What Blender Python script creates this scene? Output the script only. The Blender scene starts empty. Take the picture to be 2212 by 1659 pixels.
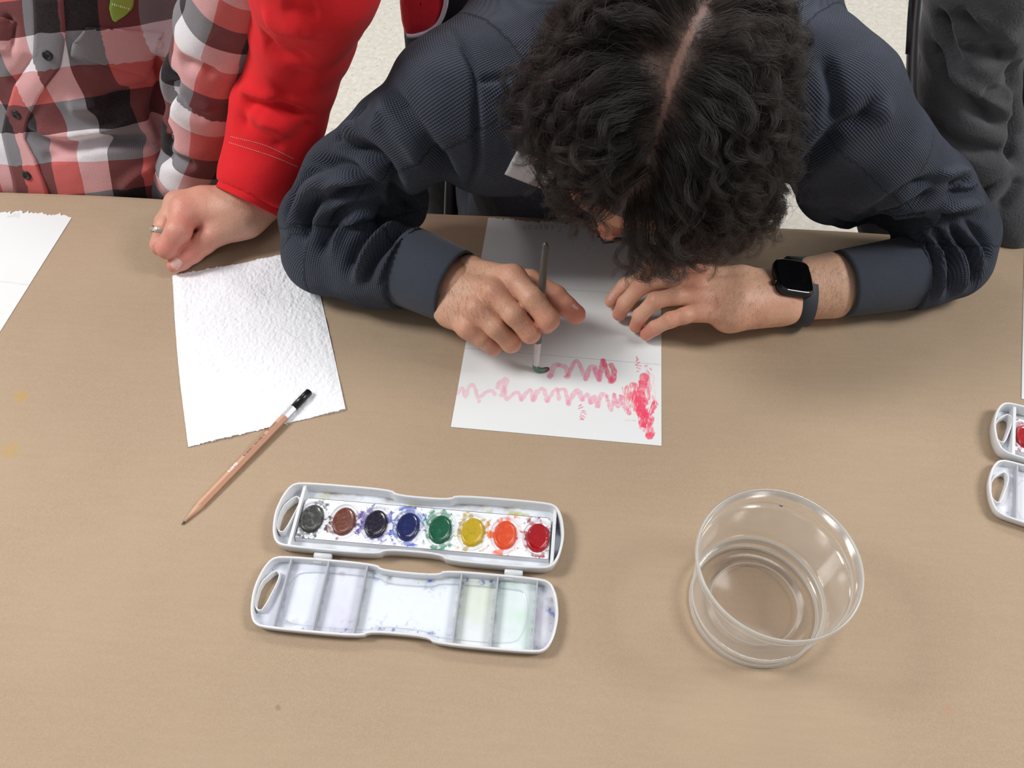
import bpy, math, numpy as np, random
from mathutils import Vector, Matrix
rng = np.random.default_rng(7); random.seed(7)
SC = bpy.context.scene; COL = SC.collection
TZ = 0.7416                      # table height
CAM = (1805.9, .6428, .9302, .0029, -.0650)   # focal px, height over table, pitch, roll, yaw

# ---------------------------------------------------------------- camera, world, lights, exposure
def basis():
    f, H, pitch, roll, yaw = CAM
    c = np.array([math.sin(yaw)*math.cos(pitch), math.cos(yaw)*math.cos(pitch), -math.sin(pitch)])
    r = np.array([math.cos(yaw), -math.sin(yaw), 0.]); u = np.cross(r, c)
    return r*math.cos(roll)+u*math.sin(roll), -r*math.sin(roll)+u*math.cos(roll), c
CR, CU, CF = basis(); EYE = np.array([0, 0, TZ+CAM[1]])
cd = bpy.data.cameras.new('camera'); cam = bpy.data.objects.new('camera', cd); COL.objects.link(cam)
cd.sensor_width = 36; cd.lens = CAM[0]/2212*36; cd.clip_start = .02
m = Matrix.Identity(4)
for i in range(3): m[i][0] = CR[i]; m[i][1] = CU[i]; m[i][2] = -CF[i]; m[i][3] = EYE[i]
cam.matrix_world = m; SC.camera = cam
SC.view_settings.view_transform = 'Standard'; SC.view_settings.look = 'None'
SC.view_settings.exposure = -0.02; SC.view_settings.gamma = 1; SC.view_settings.use_curve_mapping = False
w = bpy.data.worlds.new('room_light'); SC.world = w; w.use_nodes = True
w.node_tree.nodes['Background'].inputs[0].default_value = (.93, .97, 1, 1)
w.node_tree.nodes['Background'].inputs[1].default_value = .30
def area(name, loc, size, power, target=(0, .5, TZ), col=(1, .985, .965)):
    l = bpy.data.lights.new(name, 'AREA'); l.shape = 'RECTANGLE'; l.size, l.size_y = size; l.energy = power; l.color = col
    o = bpy.data.objects.new(name, l); COL.objects.link(o); o.location = loc
    return o
area('ceiling_panel', (2.0, .5, 2.75), (1.2, .6), 52)
area('ceiling_panel.001', (-2.0, .5, 2.75), (1.2, .6), 66)
area('ceiling_panel.002', (1.1, 2.4, 2.75), (1.2, .6), 32)
area('ceiling_panel.003', (-1.3, 2.3, 2.75), (1.2, .6), 26)

# ---------------------------------------------------------------- helpers: pixels to space
def T(px, py, h):
    d = CF+(px-1106)/CAM[0]*CR-(py-829.5)/CAM[0]*CU
    return EYE+d*((TZ+h-EYE[2])/d[2])
def Tplane(px, py, ax, val):
    d = CF+(px-1106)/CAM[0]*CR-(py-829.5)/CAM[0]*CU
    return EYE+d*((val-EYE[ax])/d[ax])
def PX(P):
    d = np.atleast_2d(P)-EYE; z = d@CF
    return np.c_[1106+CAM[0]*(d@CR)/z, 829.5-CAM[0]*(d@CU)/z, z]
def N(px, py, h, r):
    """joint seen at a pixel, h over the table ('r': resting on it), radius in pixels -> (point, radius m)"""
    rr = r/2500.; hh = rr if h == 'r' else h
    for _ in range(6):
        p = T(px, py, hh); rr = r*float((p-EYE)@CF)/CAM[0]
        if h == 'r': hh = rr
    return p, rr
A = lambda *a: np.array(a, float)
def Wd(x, y, h, r): return A(x, y, TZ+h), r

# ---------------------------------------------------------------- helpers: objects
def link(o, parent=None):
    COL.objects.link(o)
    if parent is not None: o.parent = parent
    return o
def tag(o, label=None, cat=None, group=None, kind=None):
    if label: o['label'] = label
    if cat: o['category'] = cat
    if group: o['group'] = group
    if kind: o['kind'] = kind
    return o
def empty(name, loc=(0, 0, 0), **k):
    o = bpy.data.objects.new(name, None); o.empty_display_size = .02; link(o)
    o.location = loc; o['_x'] = 0; del o['_x']
    return tag(o, **k)
def mesh(name, V, F, mat=None, parent=None, smooth=True, attrs=None, cols=None):
    V = np.asarray(V, float)
    if parent is not None:
        V = V-np.array(OFF.get(parent.name, (0, 0, 0)))
    me = bpy.data.meshes.new(name)
    if isinstance(F, np.ndarray):
        n, k = F.shape
        me.vertices.add(len(V)); me.vertices.foreach_set('co', V.astype(np.float32).ravel())
        me.loops.add(n*k); me.loops.foreach_set('vertex_index', F.astype(np.int32).ravel())
        me.polygons.add(n); me.polygons.foreach_set('loop_start', np.arange(0, n*k, k, dtype=np.int32))
        me.update(calc_edges=True); me.validate()
    else:
        me.from_pydata([tuple(v) for v in V], [], F); me.update()
    me.polygons.foreach_set('use_smooth', np.full(len(me.polygons), smooth)); me.update()
    for nm, a in (attrs or {}).items():
        at = me.attributes.new(nm, 'FLOAT_VECTOR', 'POINT'); at.data.foreach_set('vector', np.asarray(a, np.float32).ravel())
    for nm, a in (cols or {}).items():
        at = me.color_attributes.new(nm, 'FLOAT_COLOR', 'POINT')
        a = np.c_[a, np.ones(len(a))] if a.shape[1] == 3 else a
        at.data.foreach_set('color', a.astype(np.float32).ravel())
    if mat: me.materials.append(mat)
    o = bpy.data.objects.new(name, me); link(o, parent)
    return o
OFF = {}
def thing(name, loc, label, cat, group=None):
    o = empty(name, tuple(loc), label=label, cat=cat, group=group); OFF[o.name] = tuple(loc); return o

# ---------------------------------------------------------------- helpers: noise, mesh fields
def vnoise(P, scale, seed=0):
    """value noise of 2-D or 3-D points, -1..1"""
    P = np.asarray(P, float)*scale; i = np.floor(P).astype(np.int64); f = P-i; f = f*f*(3-2*f)
    d = P.shape[1]; out = np.zeros(len(P))
    pr = (73856093, 19349663, 83492791)
    for c in range(2**d):
        h = np.full(len(P), seed*2654435761 & 0xffffffff, dtype=np.int64); wgt = np.ones(len(P))
        for k in range(d):
            b = (c >> k) & 1
            h ^= (i[:, k]+b)*pr[k]; wgt *= f[:, k] if b else 1-f[:, k]
        h = (h*1103515245+12345) & 0x7fffffff; h = ((h >> 13) ^ h)*1274126177 & 0x7fffffff
        out += wgt*(h/0x3fffffff-1)
    return out
def fbm(P, s, n=4, seed=0): return sum(vnoise(P, s*2**k, seed+k)/2**k for k in range(n))
def normals(V, F):
    a, b, c = V[F[:, 0]], V[F[:, 1]], V[F[:, 2]]
    n = np.cross(b-a, V[F[:, -1]]-a) if F.shape[1] == 4 else np.cross(b-a, c-a)
    out = np.zeros_like(V)
    for k in range(F.shape[1]):
        for j in range(3): out[:, j] += np.bincount(F[:, k], n[:, j], len(V))
    return out/(np.linalg.norm(out, axis=1)[:, None]+1e-12)
def smin(a, b, k):
    if k <= 0: return np.minimum(a, b)
    h = np.clip(.5+.5*(b-a)/k, 0, 1); return b*(1-h)+a*h-k*h*(1-h)
def seg(P, a, b, ra, rb):
    ab = b-a; L = ab@ab+1e-12
    t = np.clip(((P-a)@ab)/L, 0, 1)
    return np.linalg.norm(P-a-t[..., None]*ab, axis=-1)-(ra+(rb-ra)*t)
def ell(P, c, ax, r):
    q = (P-c)@np.array(ax).T; r = np.array(r)
    k0 = np.linalg.norm(q/r, axis=-1); k1 = np.linalg.norm(q/(r*r), axis=-1)+1e-9
    return k0*(k0-1)/k1
class Field:
    """signed distance on a grid; groups of primitives melt together, then the groups do"""
    def __init__(s, lo, hi, v):
        s.lo = np.array(lo, float); s.v = v; s.n = np.ceil((np.array(hi)-s.lo)/v).astype(int)+1
        s.D = np.full(s.n, 1., np.float32)
    def put(s, D, fn, lo, hi, k, mode='add'):
        m = abs(k)+s.v*3
        a = np.clip(np.floor((lo-m-s.lo)/s.v).astype(int), 0, s.n); b = np.clip(np.ceil((hi+m-s.lo)/s.v).astype(int)+1, 0, s.n)
        if (b <= a).any(): return
        g = np.stack(np.meshgrid(*[s.lo[i]+s.v*np.arange(a[i], b[i]) for i in range(3)], indexing='ij'), -1).astype(np.float32)
        sl = tuple(slice(a[i], b[i]) for i in range(3)); d = fn(g)
        if mode == 'add': D[sl] = smin(D[sl], d, k)
        else: D[sl] = -smin(-D[sl], d, k)
    def group(s, prims, k=.004, join=.004):
        D = np.full(s.n, 1., np.float32)
        for p in prims:
            if p[0] == 'c':
                _, a, b, ra, rb = p; r = max(ra, rb)
                s.put(D, lambda g: seg(g, a, b, ra, rb), np.minimum(a, b)-r, np.maximum(a, b)+r, k)
            else:
                _, c, ax, r = p; R = max(r)
                s.put(D, lambda g: ell(g, c, ax, r), c-R, c+R, k)
        s.D = smin(s.D, D, join).astype(np.float32)
    def cut(s, p, k=.003):
        if p[0] == 'c':
            _, a, b, ra, rb = p; r = max(ra, rb); s.put(s.D, lambda g: seg(g, a, b, ra, rb), np.minimum(a, b)-r, np.maximum(a, b)+r, k, 'cut')
        else:
            _, c, ax, r = p; R = max(r); s.put(s.D, lambda g: ell(g, c, ax, r), c-R, c+R, k, 'cut')
    def floor_at(s, z):     # nothing below z
        g = s.lo[2]+s.v*np.arange(s.n[2]); s.D = np.maximum(s.D, (z-g)[None, None, :]).astype(np.float32)
    def halfspace(s, p, n, r=1e9):  # keep the side n points to
        g = np.stack(np.meshgrid(*[s.lo[i]+s.v*np.arange(s.n[i]) for i in range(3)], indexing='ij'), -1)
        d = (np.asarray(p)-g)@np.asarray(n); near = np.linalg.norm(g-np.asarray(p), axis=-1) < r
        s.D = np.where(near, np.maximum(s.D, d), s.D).astype(np.float32)
    def mesh(s):
        D = s.D; S = D < 0; n = s.n
        cnt = sum(S[i:n[0]-1+i, j:n[1]-1+j, k:n[2]-1+k].astype(np.int8) for i in (0, 1) for j in (0, 1) for k in (0, 1))
        cells = np.argwhere((cnt > 0) & (cnt < 8)); idx = np.full(n-1, -1, np.int64); idx[tuple(cells.T)] = np.arange(len(cells))
        acc = np.zeros((len(cells), 3)); num = np.zeros(len(cells))
        for ax in range(3):
            o = [q for q in range(3) if q != ax]
            for i in (0, 1):
                for j in (0, 1):
                    c0 = cells.copy(); c0[:, o[0]] += i; c0[:, o[1]] += j; c1 = c0.copy(); c1[:, ax] += 1
                    a = D[tuple(c0.T)]; b = D[tuple(c1.T)]; x = (a < 0) != (b < 0)
                    t = np.where(x, a/np.where(x, a-b, 1), 0); p = c0+0.; p[:, ax] += t
                    acc += p*x[:, None]; num += x
        V = s.lo+s.v*acc/num[:, None]; Q = []
        for ax in range(3):
            o = [(ax+1) % 3, (ax+2) % 3]
            sl0 = [slice(None)]*3; sl1 = [slice(None)]*3; sl0[ax] = slice(0, n[ax]-1); sl1[ax] = slice(1, n[ax])
            a = S[tuple(sl0)]; b = S[tuple(sl1)]; e = np.argwhere(a != b)
            e = e[(e[:, o[0]] > 0) & (e[:, o[1]] > 0) & (e[:, o[0]] < n[o[0]]-1) & (e[:, o[1]] < n[o[1]]-1)]
            flip = b[tuple(e.T)]; q = []
            for di, dj in ((1, 1), (0, 1), (0, 0), (1, 0)):
                c = e.copy(); c[:, o[0]] -= di; c[:, o[1]] -= dj; q.append(idx[tuple(c.T)])
            q = np.stack(q, 1); q[flip] = q[flip][:, ::-1]; Q.append(q)
        return V, np.concatenate(Q)
def smooth_mesh(V, F, it=1, lam=.5):
    for _ in range(it):
        acc = np.zeros_like(V); c = np.zeros(len(V))
        for k in range(4):
            a, b = F[:, k], F[:, (k+1) % 4]
            for j in range(3): acc[:, j] += np.bincount(a, V[b, j], len(V))
            c += np.bincount(a, minlength=len(V))
        V = V+lam*(acc/np.maximum(c, 1)[:, None]-V)
    return V
def chain(nodes): return [('c', nodes[i][0], nodes[i+1][0], nodes[i][1], nodes[i+1][1]) for i in range(len(nodes)-1)]
def bounds(prims, m=.02):
    lo = []; hi = []
    for p in prims:
        if p[0] == 'c': lo += [p[1]-p[3], p[2]-p[4]]; hi += [p[1]+p[3], p[2]+p[4]]
        else: lo.append(p[1]-max(p[3])); hi.append(p[1]+max(p[3]))
    return np.min(lo, 0)-m, np.max(hi, 0)+m
def catmull(P, step):
    P = np.asarray(P, float)
    if len(P) < 3: Q = P
    else:
        E = np.vstack([2*P[0]-P[1], P, 2*P[-1]-P[-2]]); Q = []
        for i in range(1, len(E)-2):
            n = max(2, int(np.linalg.norm(E[i+1]-E[i])/step))
            for t in np.linspace(0, 1, n, endpoint=False):
                Q.append(.5*((2*E[i])+(-E[i-1]+E[i+1])*t+(2*E[i-1]-5*E[i]+4*E[i+1]-E[i+2])*t*t+(-E[i-1]+3*E[i]-3*E[i+1]+E[i+2])*t**3))
        Q.append(P[-1]); Q = np.array(Q)
    if len(P) < 3:
        n = max(2, int(np.linalg.norm(P[1]-P[0])/step)); Q = P[0]+(P[1]-P[0])*np.linspace(0, 1, n)[:, None]
    return Q
class Surf:
    """looks up where a pixel meets a mesh"""
    def __init__(s, V, F):
        s.V = V; s.Nn = normals(V, F); s.p = PX(V); s.f = ((EYE-V)*s.Nn).sum(1) > 0
        s.id = np.where(s.f)[0]
    def at(s, px, py, r=5):
        q = s.p[s.id]
        while True:
            mk = (np.abs(q[:, 0]-px) < r) & (np.abs(q[:, 1]-py) < r)
            if mk.any() or r > 200: break
            r *= 1.6
        i = s.id[mk]; z = s.p[i, 2]; near = i[z < z.min()+.008]
        wg = 1/(.5+np.hypot(s.p[near, 0]-px, s.p[near, 1]-py))
        z = (s.p[near, 2]*wg).sum()/wg.sum(); n = (s.Nn[near]*wg[:, None]).sum(0)
        d = CF+(px-1106)/CAM[0]*CR-(py-829.5)/CAM[0]*CU
        return EYE+d*z, n/np.linalg.norm(n)
def polydist(V, Q):
    lo, hi = Q.min(0), Q.max(0)
    best = np.full(len(V), 1e9)
    for a, b in zip(Q[:-1], Q[1:]):
        ab = b-a; t = np.clip(((V-a)@ab)/(ab@ab+1e-12), 0, 1)
        best = np.minimum(best, np.linalg.norm(V-a-t[:, None]*ab, axis=1))
    return best
GAIN = 1.6
def sculpt(V, F, strokes):
    """press folds (negative) or ridges (positive) into a surface along traced lines: (points px, width mm, height mm)"""
    S = Surf(V, F); out = V.copy(); acc = np.zeros(len(V))
    for pts, wd, ht in strokes:
        wd /= 1000.; ht /= 1000.; ht *= GAIN
        Q = catmull(pts, 14); Q3 = np.array([S.at(*q)[0] for q in Q])
        if len(Q3) > 4: Q3[1:-1] = (Q3[:-2]+2*Q3[1:-1]+Q3[2:])/4
        L = len(Q3)
        mk = ((V > Q3.min(0)-3*wd) & (V < Q3.max(0)+3*wd)).all(1); i = np.where(mk)[0]
        if not len(i): continue
        best = np.full(len(i), 1e9); tt = np.zeros(len(i))
        for j in range(L-1):
            a, b = Q3[j], Q3[j+1]; ab = b-a; t = np.clip(((V[i]-a)@ab)/(ab@ab+1e-12), 0, 1)
            d = np.linalg.norm(V[i]-a-t[:, None]*ab, axis=1); u = d < best; best[u] = d[u]; tt[u] = ((j+t[u])/(L-1))
        fade = np.clip(np.minimum(tt, 1-tt)*5+.15, 0, 1)
        acc[i] += ht*np.exp(-(best/wd)**2)*fade
    return out+S.Nn*acc[:, None]
def chart(V, chains):
    """cloth coordinates: metres along and around the nearest limb"""
    best = np.full(len(V), 1e9); out = np.zeros((len(V), 3))
    for ci, (nodes, ref) in enumerate(chains):
        s0 = 0.
        for (a, ra), (b, rb) in zip(nodes[:-1], nodes[1:]):
            ab = b-a; L = np.linalg.norm(ab); u = ab/L; t = ((V-a)@u)/L; tc = np.clip(t, 0, 1)
            rad = V-a-tc[:, None]*ab; d = np.linalg.norm(rad, axis=1)-(ra+(rb-ra)*tc)
            e1 = np.asarray(ref, float)-u*(np.asarray(ref)@u); e1 /= np.linalg.norm(e1); e2 = np.cross(u, e1)
            k = d < best; ang = np.arctan2(rad@e2, rad@e1)
            best[k] = d[k]; out[k, 0] = s0+t[k]*L; out[k, 1] = ang[k]*nodes[0][1]; out[k, 2] = ci
            s0 += L
    return out

# ---------------------------------------------------------------- helpers: materials
def lin(c): return tuple(((x/255)/12.92 if x/255 <= .04045 else ((x/255+.055)/1.055)**2.4) for x in c)
class M:
    def __init__(s, name, col=(200, 200, 200), rough=.6, **k):
        s.m = bpy.data.materials.new(name); s.m.use_nodes = True; s.t = s.m.node_tree; s.b = s.t.nodes['Principled BSDF']
        s.set('Base Color', (*lin(col), 1)); s.set('Roughness', rough)
        for a, b in k.items(): s.set(a.replace('_', ' '), b)
    def set(s, n, v): s.b.inputs[n].default_value = v
    def n(s, typ, ins=None, **pr):
        nd = s.t.nodes.new('ShaderNode'+typ)
        for a, b in pr.items(): setattr(nd, a, b)
        for a, b in (ins or {}).items():
            if isinstance(b, bpy.types.NodeSocket): s.t.links.new(b, nd.inputs[a])
            else: nd.inputs[a].default_value = b
        return nd
    def l(s, a, b): s.t.links.new(a, s.b.inputs[b] if isinstance(b, str) else b)
    def math(s, op, a, b=0., c=0.): return s.n('Math', {0: a, 1: b, 2: c}, operation=op).outputs[0]
    def mix(s, f, a, b, t='MIX'):
        n = s.n('Mix', {0: f, 6: a, 7: b}, data_type='RGBA', blend_type=t); return n.outputs[2]
    def ramp(s, f, st):
        n = s.n('ValToRGB', {0: f}); e = n.color_ramp.elements
        while len(e) < len(st): e.new(.5)
        for q, (p, c) in zip(e, st): q.position = p; q.color = (*c, 1) if len(c) == 3 else c
        return n.outputs[0]
    def pos(s): return s.n('NewGeometry').outputs['Position']
    def noise(s, scale, detail=3, vec=None, **k):
        return s.n('TexNoise', {'Vector': vec or s.pos(), 'Scale': scale, 'Detail': detail, **k}).outputs[0]
    def bump(s, h, strength=.3, dist=.001, normal=None):
        i = {'Height': h, 'Strength': strength, 'Distance': dist}
        if normal: i['Normal'] = normal
        nd = s.n('Bump', i); s.l(nd.outputs[0], 'Normal'); return nd.outputs[0]
    def attr(s, name, out='Color'): return s.n('Attribute', attribute_name=name).outputs[out]
c4 = lambda c: (*lin(c), 1)
def plain(name, col, rough=.6, **k): return M(name, col, rough, **k).m

kraft = M('kraft_paper', (181, 156, 131), .75, Specular_IOR_Level=.25)
f1 = kraft.noise(9, 4); f2 = kraft.noise(900, 2); f3 = kraft.n('TexVoronoi', {'Vector': kraft.pos(), 'Scale': 160.}).outputs[0]
g = kraft.mix(kraft.ramp(f1, [(.35, (0, 0, 0)), (.7, (1, 1, 1))]), c4((167, 145, 121)), c4((176, 154, 130)))
g = kraft.mix(kraft.ramp(f2, [(.3, (0, 0, 0)), (.75, (1, 1, 1))]), g, c4((181, 159, 135)), 'MIX')
fib = kraft.n('Mapping', {'Vector': kraft.pos(), 'Scale': (25, 250, 1), 'Rotation': (0, 0, .3)}).outputs[0]
g = kraft.mix(kraft.math('MULTIPLY', kraft.noise(1, 3, fib), .35), g, c4((157, 135, 111)))
g = kraft.mix(kraft.ramp(f3, [(0, (.5, .5, .5)), (.055, (0, 0, 0))]), g, c4((150, 120, 92)))
for (sx, sy, sr, sc, ss) in [(45, 855, .012, (190, 150, 60), .5), (20, 972, .016, (186, 150, 66), .42), (2050, 1532, .006, (200, 130, 105), .35), (600, 1528, .004, (130, 105, 85), .5)]:
    p = T(sx, sy, 0)
    dd = kraft.n('VectorMath', {0: kraft.pos(), 1: (float(p[0]), float(p[1]), TZ)}, operation='DISTANCE').outputs['Value']
    dd = kraft.math('ADD', dd, kraft.math('MULTIPLY', kraft.noise(180, 3), sr*1.1))
    g = kraft.mix(kraft.ramp(kraft.math('DIVIDE', dd, sr*2), [(.42, (ss, ss, ss)), (.62, (0, 0, 0))]), g, c4(sc))
kraft.l(g, 'Base Color')
kraft.bump(kraft.math('ADD', kraft.math('MULTIPLY', kraft.noise(14, 3), 4.), kraft.math('MULTIPLY', kraft.noise(500, 2), .12)), .5, .0012)

# ================================================================ SETTING
floor_m = M('floor_base', (150, 142, 130), .7)
tile_m = M('vinyl_tile', (214, 206, 192), .32)
ob = tile_m.n('TexCoord').outputs['Object']; rnd = tile_m.n('ObjectInfo').outputs['Random']
vec = tile_m.n('VectorMath', {0: ob, 1: tile_m.n('CombineXYZ', {0: tile_m.math('MULTIPLY', rnd, 50.), 1: 3.}).outputs[0]}, operation='ADD').outputs[0]
s1 = tile_m.noise(70, 4, vec); s2 = tile_m.noise(150, 3, vec)
s3 = tile_m.n('TexVoronoi', {'Vector': vec, 'Scale': 60.}).outputs[0]
g = tile_m.mix(tile_m.ramp(s1, [(.42, (0, 0, 0)), (.66, (1, 1, 1))]), c4((200, 195, 186)), c4((214, 210, 202)))
g = tile_m.mix(tile_m.ramp(s2, [(.60, (0, 0, 0)), (.70, (.75, .75, .75))]), g, c4((178, 171, 160)))
g = tile_m.mix(tile_m.ramp(s3, [(.0, (.9, .9, .9)), (.13, (.5, .5, .5)), (.17, (.0, .0, .0))]), g, c4((128, 122, 112)))
g = tile_m.mix(tile_m.math('MULTIPLY', rnd, .18), g, c4((190, 185, 176)))
tile_m.l(g, 'Base Color')
def box(lo, hi):
    x0, y0, z0 = lo; x1, y1, z1 = hi
    return ([(x0, y0, z0), (x1, y0, z0), (x1, y1, z0), (x0, y1, z0), (x0, y0, z1), (x1, y0, z1), (x1, y1, z1), (x0, y1, z1)],
            [(0, 3, 2, 1), (4, 5, 6, 7), (0, 1, 5, 4), (1, 2, 6, 5), (2, 3, 7, 6), (3, 0, 4, 7)])
def boxes(bs):
    V = []; F = []
    for lo, hi in bs:
        v, f = box(lo, hi); n = len(V); V += v; F += [tuple(i+n for i in q) for q in f]
    return V, F
def bev(o, wdt, seg=2):
    b = o.modifiers.new('bevel', 'BEVEL'); b.width = wdt; b.segments = seg; b.limit_method = 'ANGLE'; return o
fl = mesh('floor', *box((-3.5, -1.5, -.02), (3.5, 4.5, -.003)), tile_m.m, smooth=False); tag(fl, kind='structure')
wallm = plain('painted_wall', (214, 210, 202), .8)
for nm, lo, hi in (('wall_back', (-3.5, 4.4, 0), (3.5, 4.5, 2.8)), ('wall_left', (-3.5, -1.5, 0), (-3.4, 4.4, 2.8)), ('wall_right', (3.4, -1.5, 0), (3.5, 4.4, 2.8))):
    tag(mesh(nm, *box(lo, hi), wallm, smooth=False), kind='structure')
tx, ty, tt, ts = .8748, 1.8996, .0422, .3048
tv, tf = box((-ts/2+.0004, -ts/2+.0004, -.003), (ts/2-.0004, ts/2-.0004, 0))
first = None
for i in range(-8, 5):
    for j in range(-5, 4):
        u, v = tx+(i+.5)*ts, ty+(j+.5)*ts
        c, s = math.cos(tt), math.sin(tt)
        if first is None: o = mesh('floor_tile', tv, tf, tile_m.m, smooth=False); o.parent = fl; first = o; bev(o, .0008, 1)
        else: o = first.copy(); link(o, fl)
        o.location = (u*c-v*s, u*s+v*c, 0); o.rotation_euler = (0, 0, tt)

# ================================================================ TABLE
ply = plain('laminate', (150, 140, 125), .5); steel = plain('dark_steel', (46, 46, 50), .4, Metallic=.7)
tb = thing('folding_table', (0, .33, 0), 'long folding table under the brown paper cover', 'table')
bev(mesh('tabletop', *box((-1.0, -.048, TZ-.03), (.83, .712, TZ-.0008)), ply, tb, smooth=False), .004)
def tube(pts, r, n=10, closed=False, cap=True, rs=None):
    P = np.asarray(pts, float); L = len(P); V = []; F = []
    tg = np.gradient(P, axis=0) if not closed else np.roll(P, -1, 0)-np.roll(P, 1, 0)
    tg /= np.linalg.norm(tg, axis=1)[:, None]+1e-12
    up = np.array([0, 0, 1.]) if abs(tg[0][2]) < .9 else np.array([1., 0, 0]); e = np.cross(tg[0], up); e /= np.linalg.norm(e)
    for i in range(L):
        e = e-tg[i]*(e@tg[i]); e /= np.linalg.norm(e); f = np.cross(tg[i], e); rr = r if rs is None else rs[i]
        for k in range(n):
            a = 2*math.pi*k/n; V.append(P[i]+rr*(math.cos(a)*e+math.sin(a)*f))
    for i in range(L if closed else L-1):
        for k in range(n):
            j = (i+1) % L; F.append((i*n+k, i*n+(k+1) % n, j*n+(k+1) % n, j*n+k))
    if cap and not closed:
        F.append(tuple(range(n))[::-1]); F.append(tuple((L-1)*n+k for k in range(n)))
    return V, F
for x in (-.85, .68):
    for y in (.05, .62):
        mesh('leg', *tube([(x, y, .01), (x, y, TZ-.03)], .014), steel, tb)
    mesh('crossbar', *tube([(x, .05, .2), (x, .62, .2)], .009), steel, tb)
# paper cover: lies on the top, folds over the far edge
xs = np.linspace(-1.02, .85, 150); prof = [(-.055, -.06), (-.053, -.02), (-.052, -.003), (-.045, 0)]+[(y, 0) for y in np.linspace(-.02, .70, 60)]+[(.708, 0), (.7135, -.0006), (.7165, -.003), (.7175, -.008), (.718, -.03), (.7185, -.07)]
V = []; F = []
for i, x in enumerate(xs):
    for j, (y, z) in enumerate(prof):
        dz = 0; dy = .0012*math.sin(x*9)+.0008*math.sin(x*23+1) if (j > 60) else 0
        V.append((x, y+dy, TZ+z+dz))
n = len(prof)
for i in range(len(xs)-1):
    for j in range(n-1): F.append((i*n+j, (i+1)*n+j, (i+1)*n+j+1, i*n+j+1))
ko = mesh('paper_table_cover', V, F, kraft.m); tag(ko, 'brown kraft paper covering the whole table top', 'table cover')

# ================================================================ SHEETS ON THE TABLE
def inside(P, poly):
    x, y = P[:, 0], P[:, 1]; r = np.zeros(len(P), bool); n = len(poly)
    for i in range(n):
        (x0, y0), (x1, y1) = poly[i], poly[(i+1) % n]
        if y0 == y1: continue
        c = ((y0 > y) != (y1 > y)) & (x < (x1-x0)*(y-y0)/(y1-y0)+x0); r ^= c
    return r
def pdist(P, poly, closed=True):
    best = np.full(len(P), 1e9); n = len(poly); poly = np.asarray(poly, float)
    for i in range(n if closed else n-1):
        a = poly[i]; b = poly[(i+1) % n]; ab = b-a
        t = np.clip(((P-a)@ab)/(ab@ab+1e-15), 0, 1); best = np.minimum(best, np.linalg.norm(P-a-t[:, None]*ab, axis=1))
    return best
def dab(C, P, line, wd, col, al, edge=.35, dry=0., soft=.25, seed=0, dryvec=None):
    """lay colour over C along a line given in metres"""
    line = np.asarray(line, float); k = ((P > line.min(0)-wd*2) & (P < line.max(0)+wd*2)).all(1); i = np.where(k)[0]
    if not len(i): return
    d = pdist(P[i], line, False) if len(line) > 1 else np.linalg.norm(P[i]-line[0], axis=1)
    d = d/wd+edge*fbm(P[i], 1/(wd*1.3), 3, seed)
    a = np.clip((1-d)/soft, 0, 1)*al
    if dry:
        q = P[i] if dryvec is None else np.c_[P[i]@A(*dryvec)*.12, P[i]@A(-dryvec[1], dryvec[0])]
        a *= np.clip(.5+1.6*(fbm(q, 1500, 3, seed+9)+.55-dry), 0, 1)
    a *= .82+.18*fbm(P[i], 350, 2, seed+5)
    C[i] = C[i]*(1-a[:, None])+A(*lin(col))*a[:, None]
class Sheet:
    def __init__(s, o, th, W, L, res):
        s.o = np.array(o, float); s.e1 = A(math.cos(th), math.sin(th)); s.e2 = A(-math.sin(th), math.cos(th))
        s.nx, s.ny = int(W/res)+1, int(L/res)+1; s.W, s.L = W, L
        a, b = np.meshgrid(np.linspace(0, W, s.nx), np.linspace(0, L, s.ny), indexing='ij'); s.P = np.c_[a.ravel(), b.ravel()]
        s.C = np.tile(A(*lin((230, 233, 234))), (len(s.P), 1))
    def px(s, pts):
        w = np.array([T(x, y, 0)[:2] for x, y in pts])-s.o; return np.c_[w@s.e1, w@s.e2]
    def build(s, name, mat, z, torn=.002, cols='paint', bend=0.):
        a, b = s.P.T; bb = b.copy()
        tear = (fbm(np.c_[a, a*0], 90, 4, 3)*.5+.5*fbm(np.c_[a, a*0+2], 400, 3, 4))*torn
        k = np.clip((b-(s.L-.01))/.01, 0, 1); bb = b+k*tear
        bb += bend*np.sin(a/s.W*math.pi)*(b/s.L)
        W2 = s.o+a[:, None]*s.e1+bb[:, None]*s.e2
        zz = TZ+z+.0002*np.clip(fbm(s.P, 12, 2, 8), -1, 1)+.0006
        V = np.c_[W2, zz]; I = np.arange(s.nx*s.ny).reshape(s.nx, s.ny)
        F = np.stack([I[:-1, :-1], I[1:, :-1], I[1:, 1:], I[:-1, 1:]], -1).reshape(-1, 4)
        rim = np.r_[I[0, ::-1], I[1:, 0], I[-1, 1:], I[-2::-1, -1]]
        V2 = V[rim].copy(); V2[:, 2] = TZ+.0001; n = len(V)
        m_ = len(rim); F2 = np.array([(rim[i], rim[(i+1) % m_], n+(i+1) % m_, n+i) for i in range(m_-1)])
        return mesh(name, np.r_[V, V2], np.r_[F, F2], mat, cols={cols: np.r_[s.C, s.C[rim]]}, smooth=False)
paper_m = M('watercolour_paper', rough=.85, Specular_IOR_Level=.2); paper_m.l(paper_m.attr('paint'), 'Base Color')
paper_m.bump(paper_m.noise(900, 3), .25, .0004)
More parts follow.
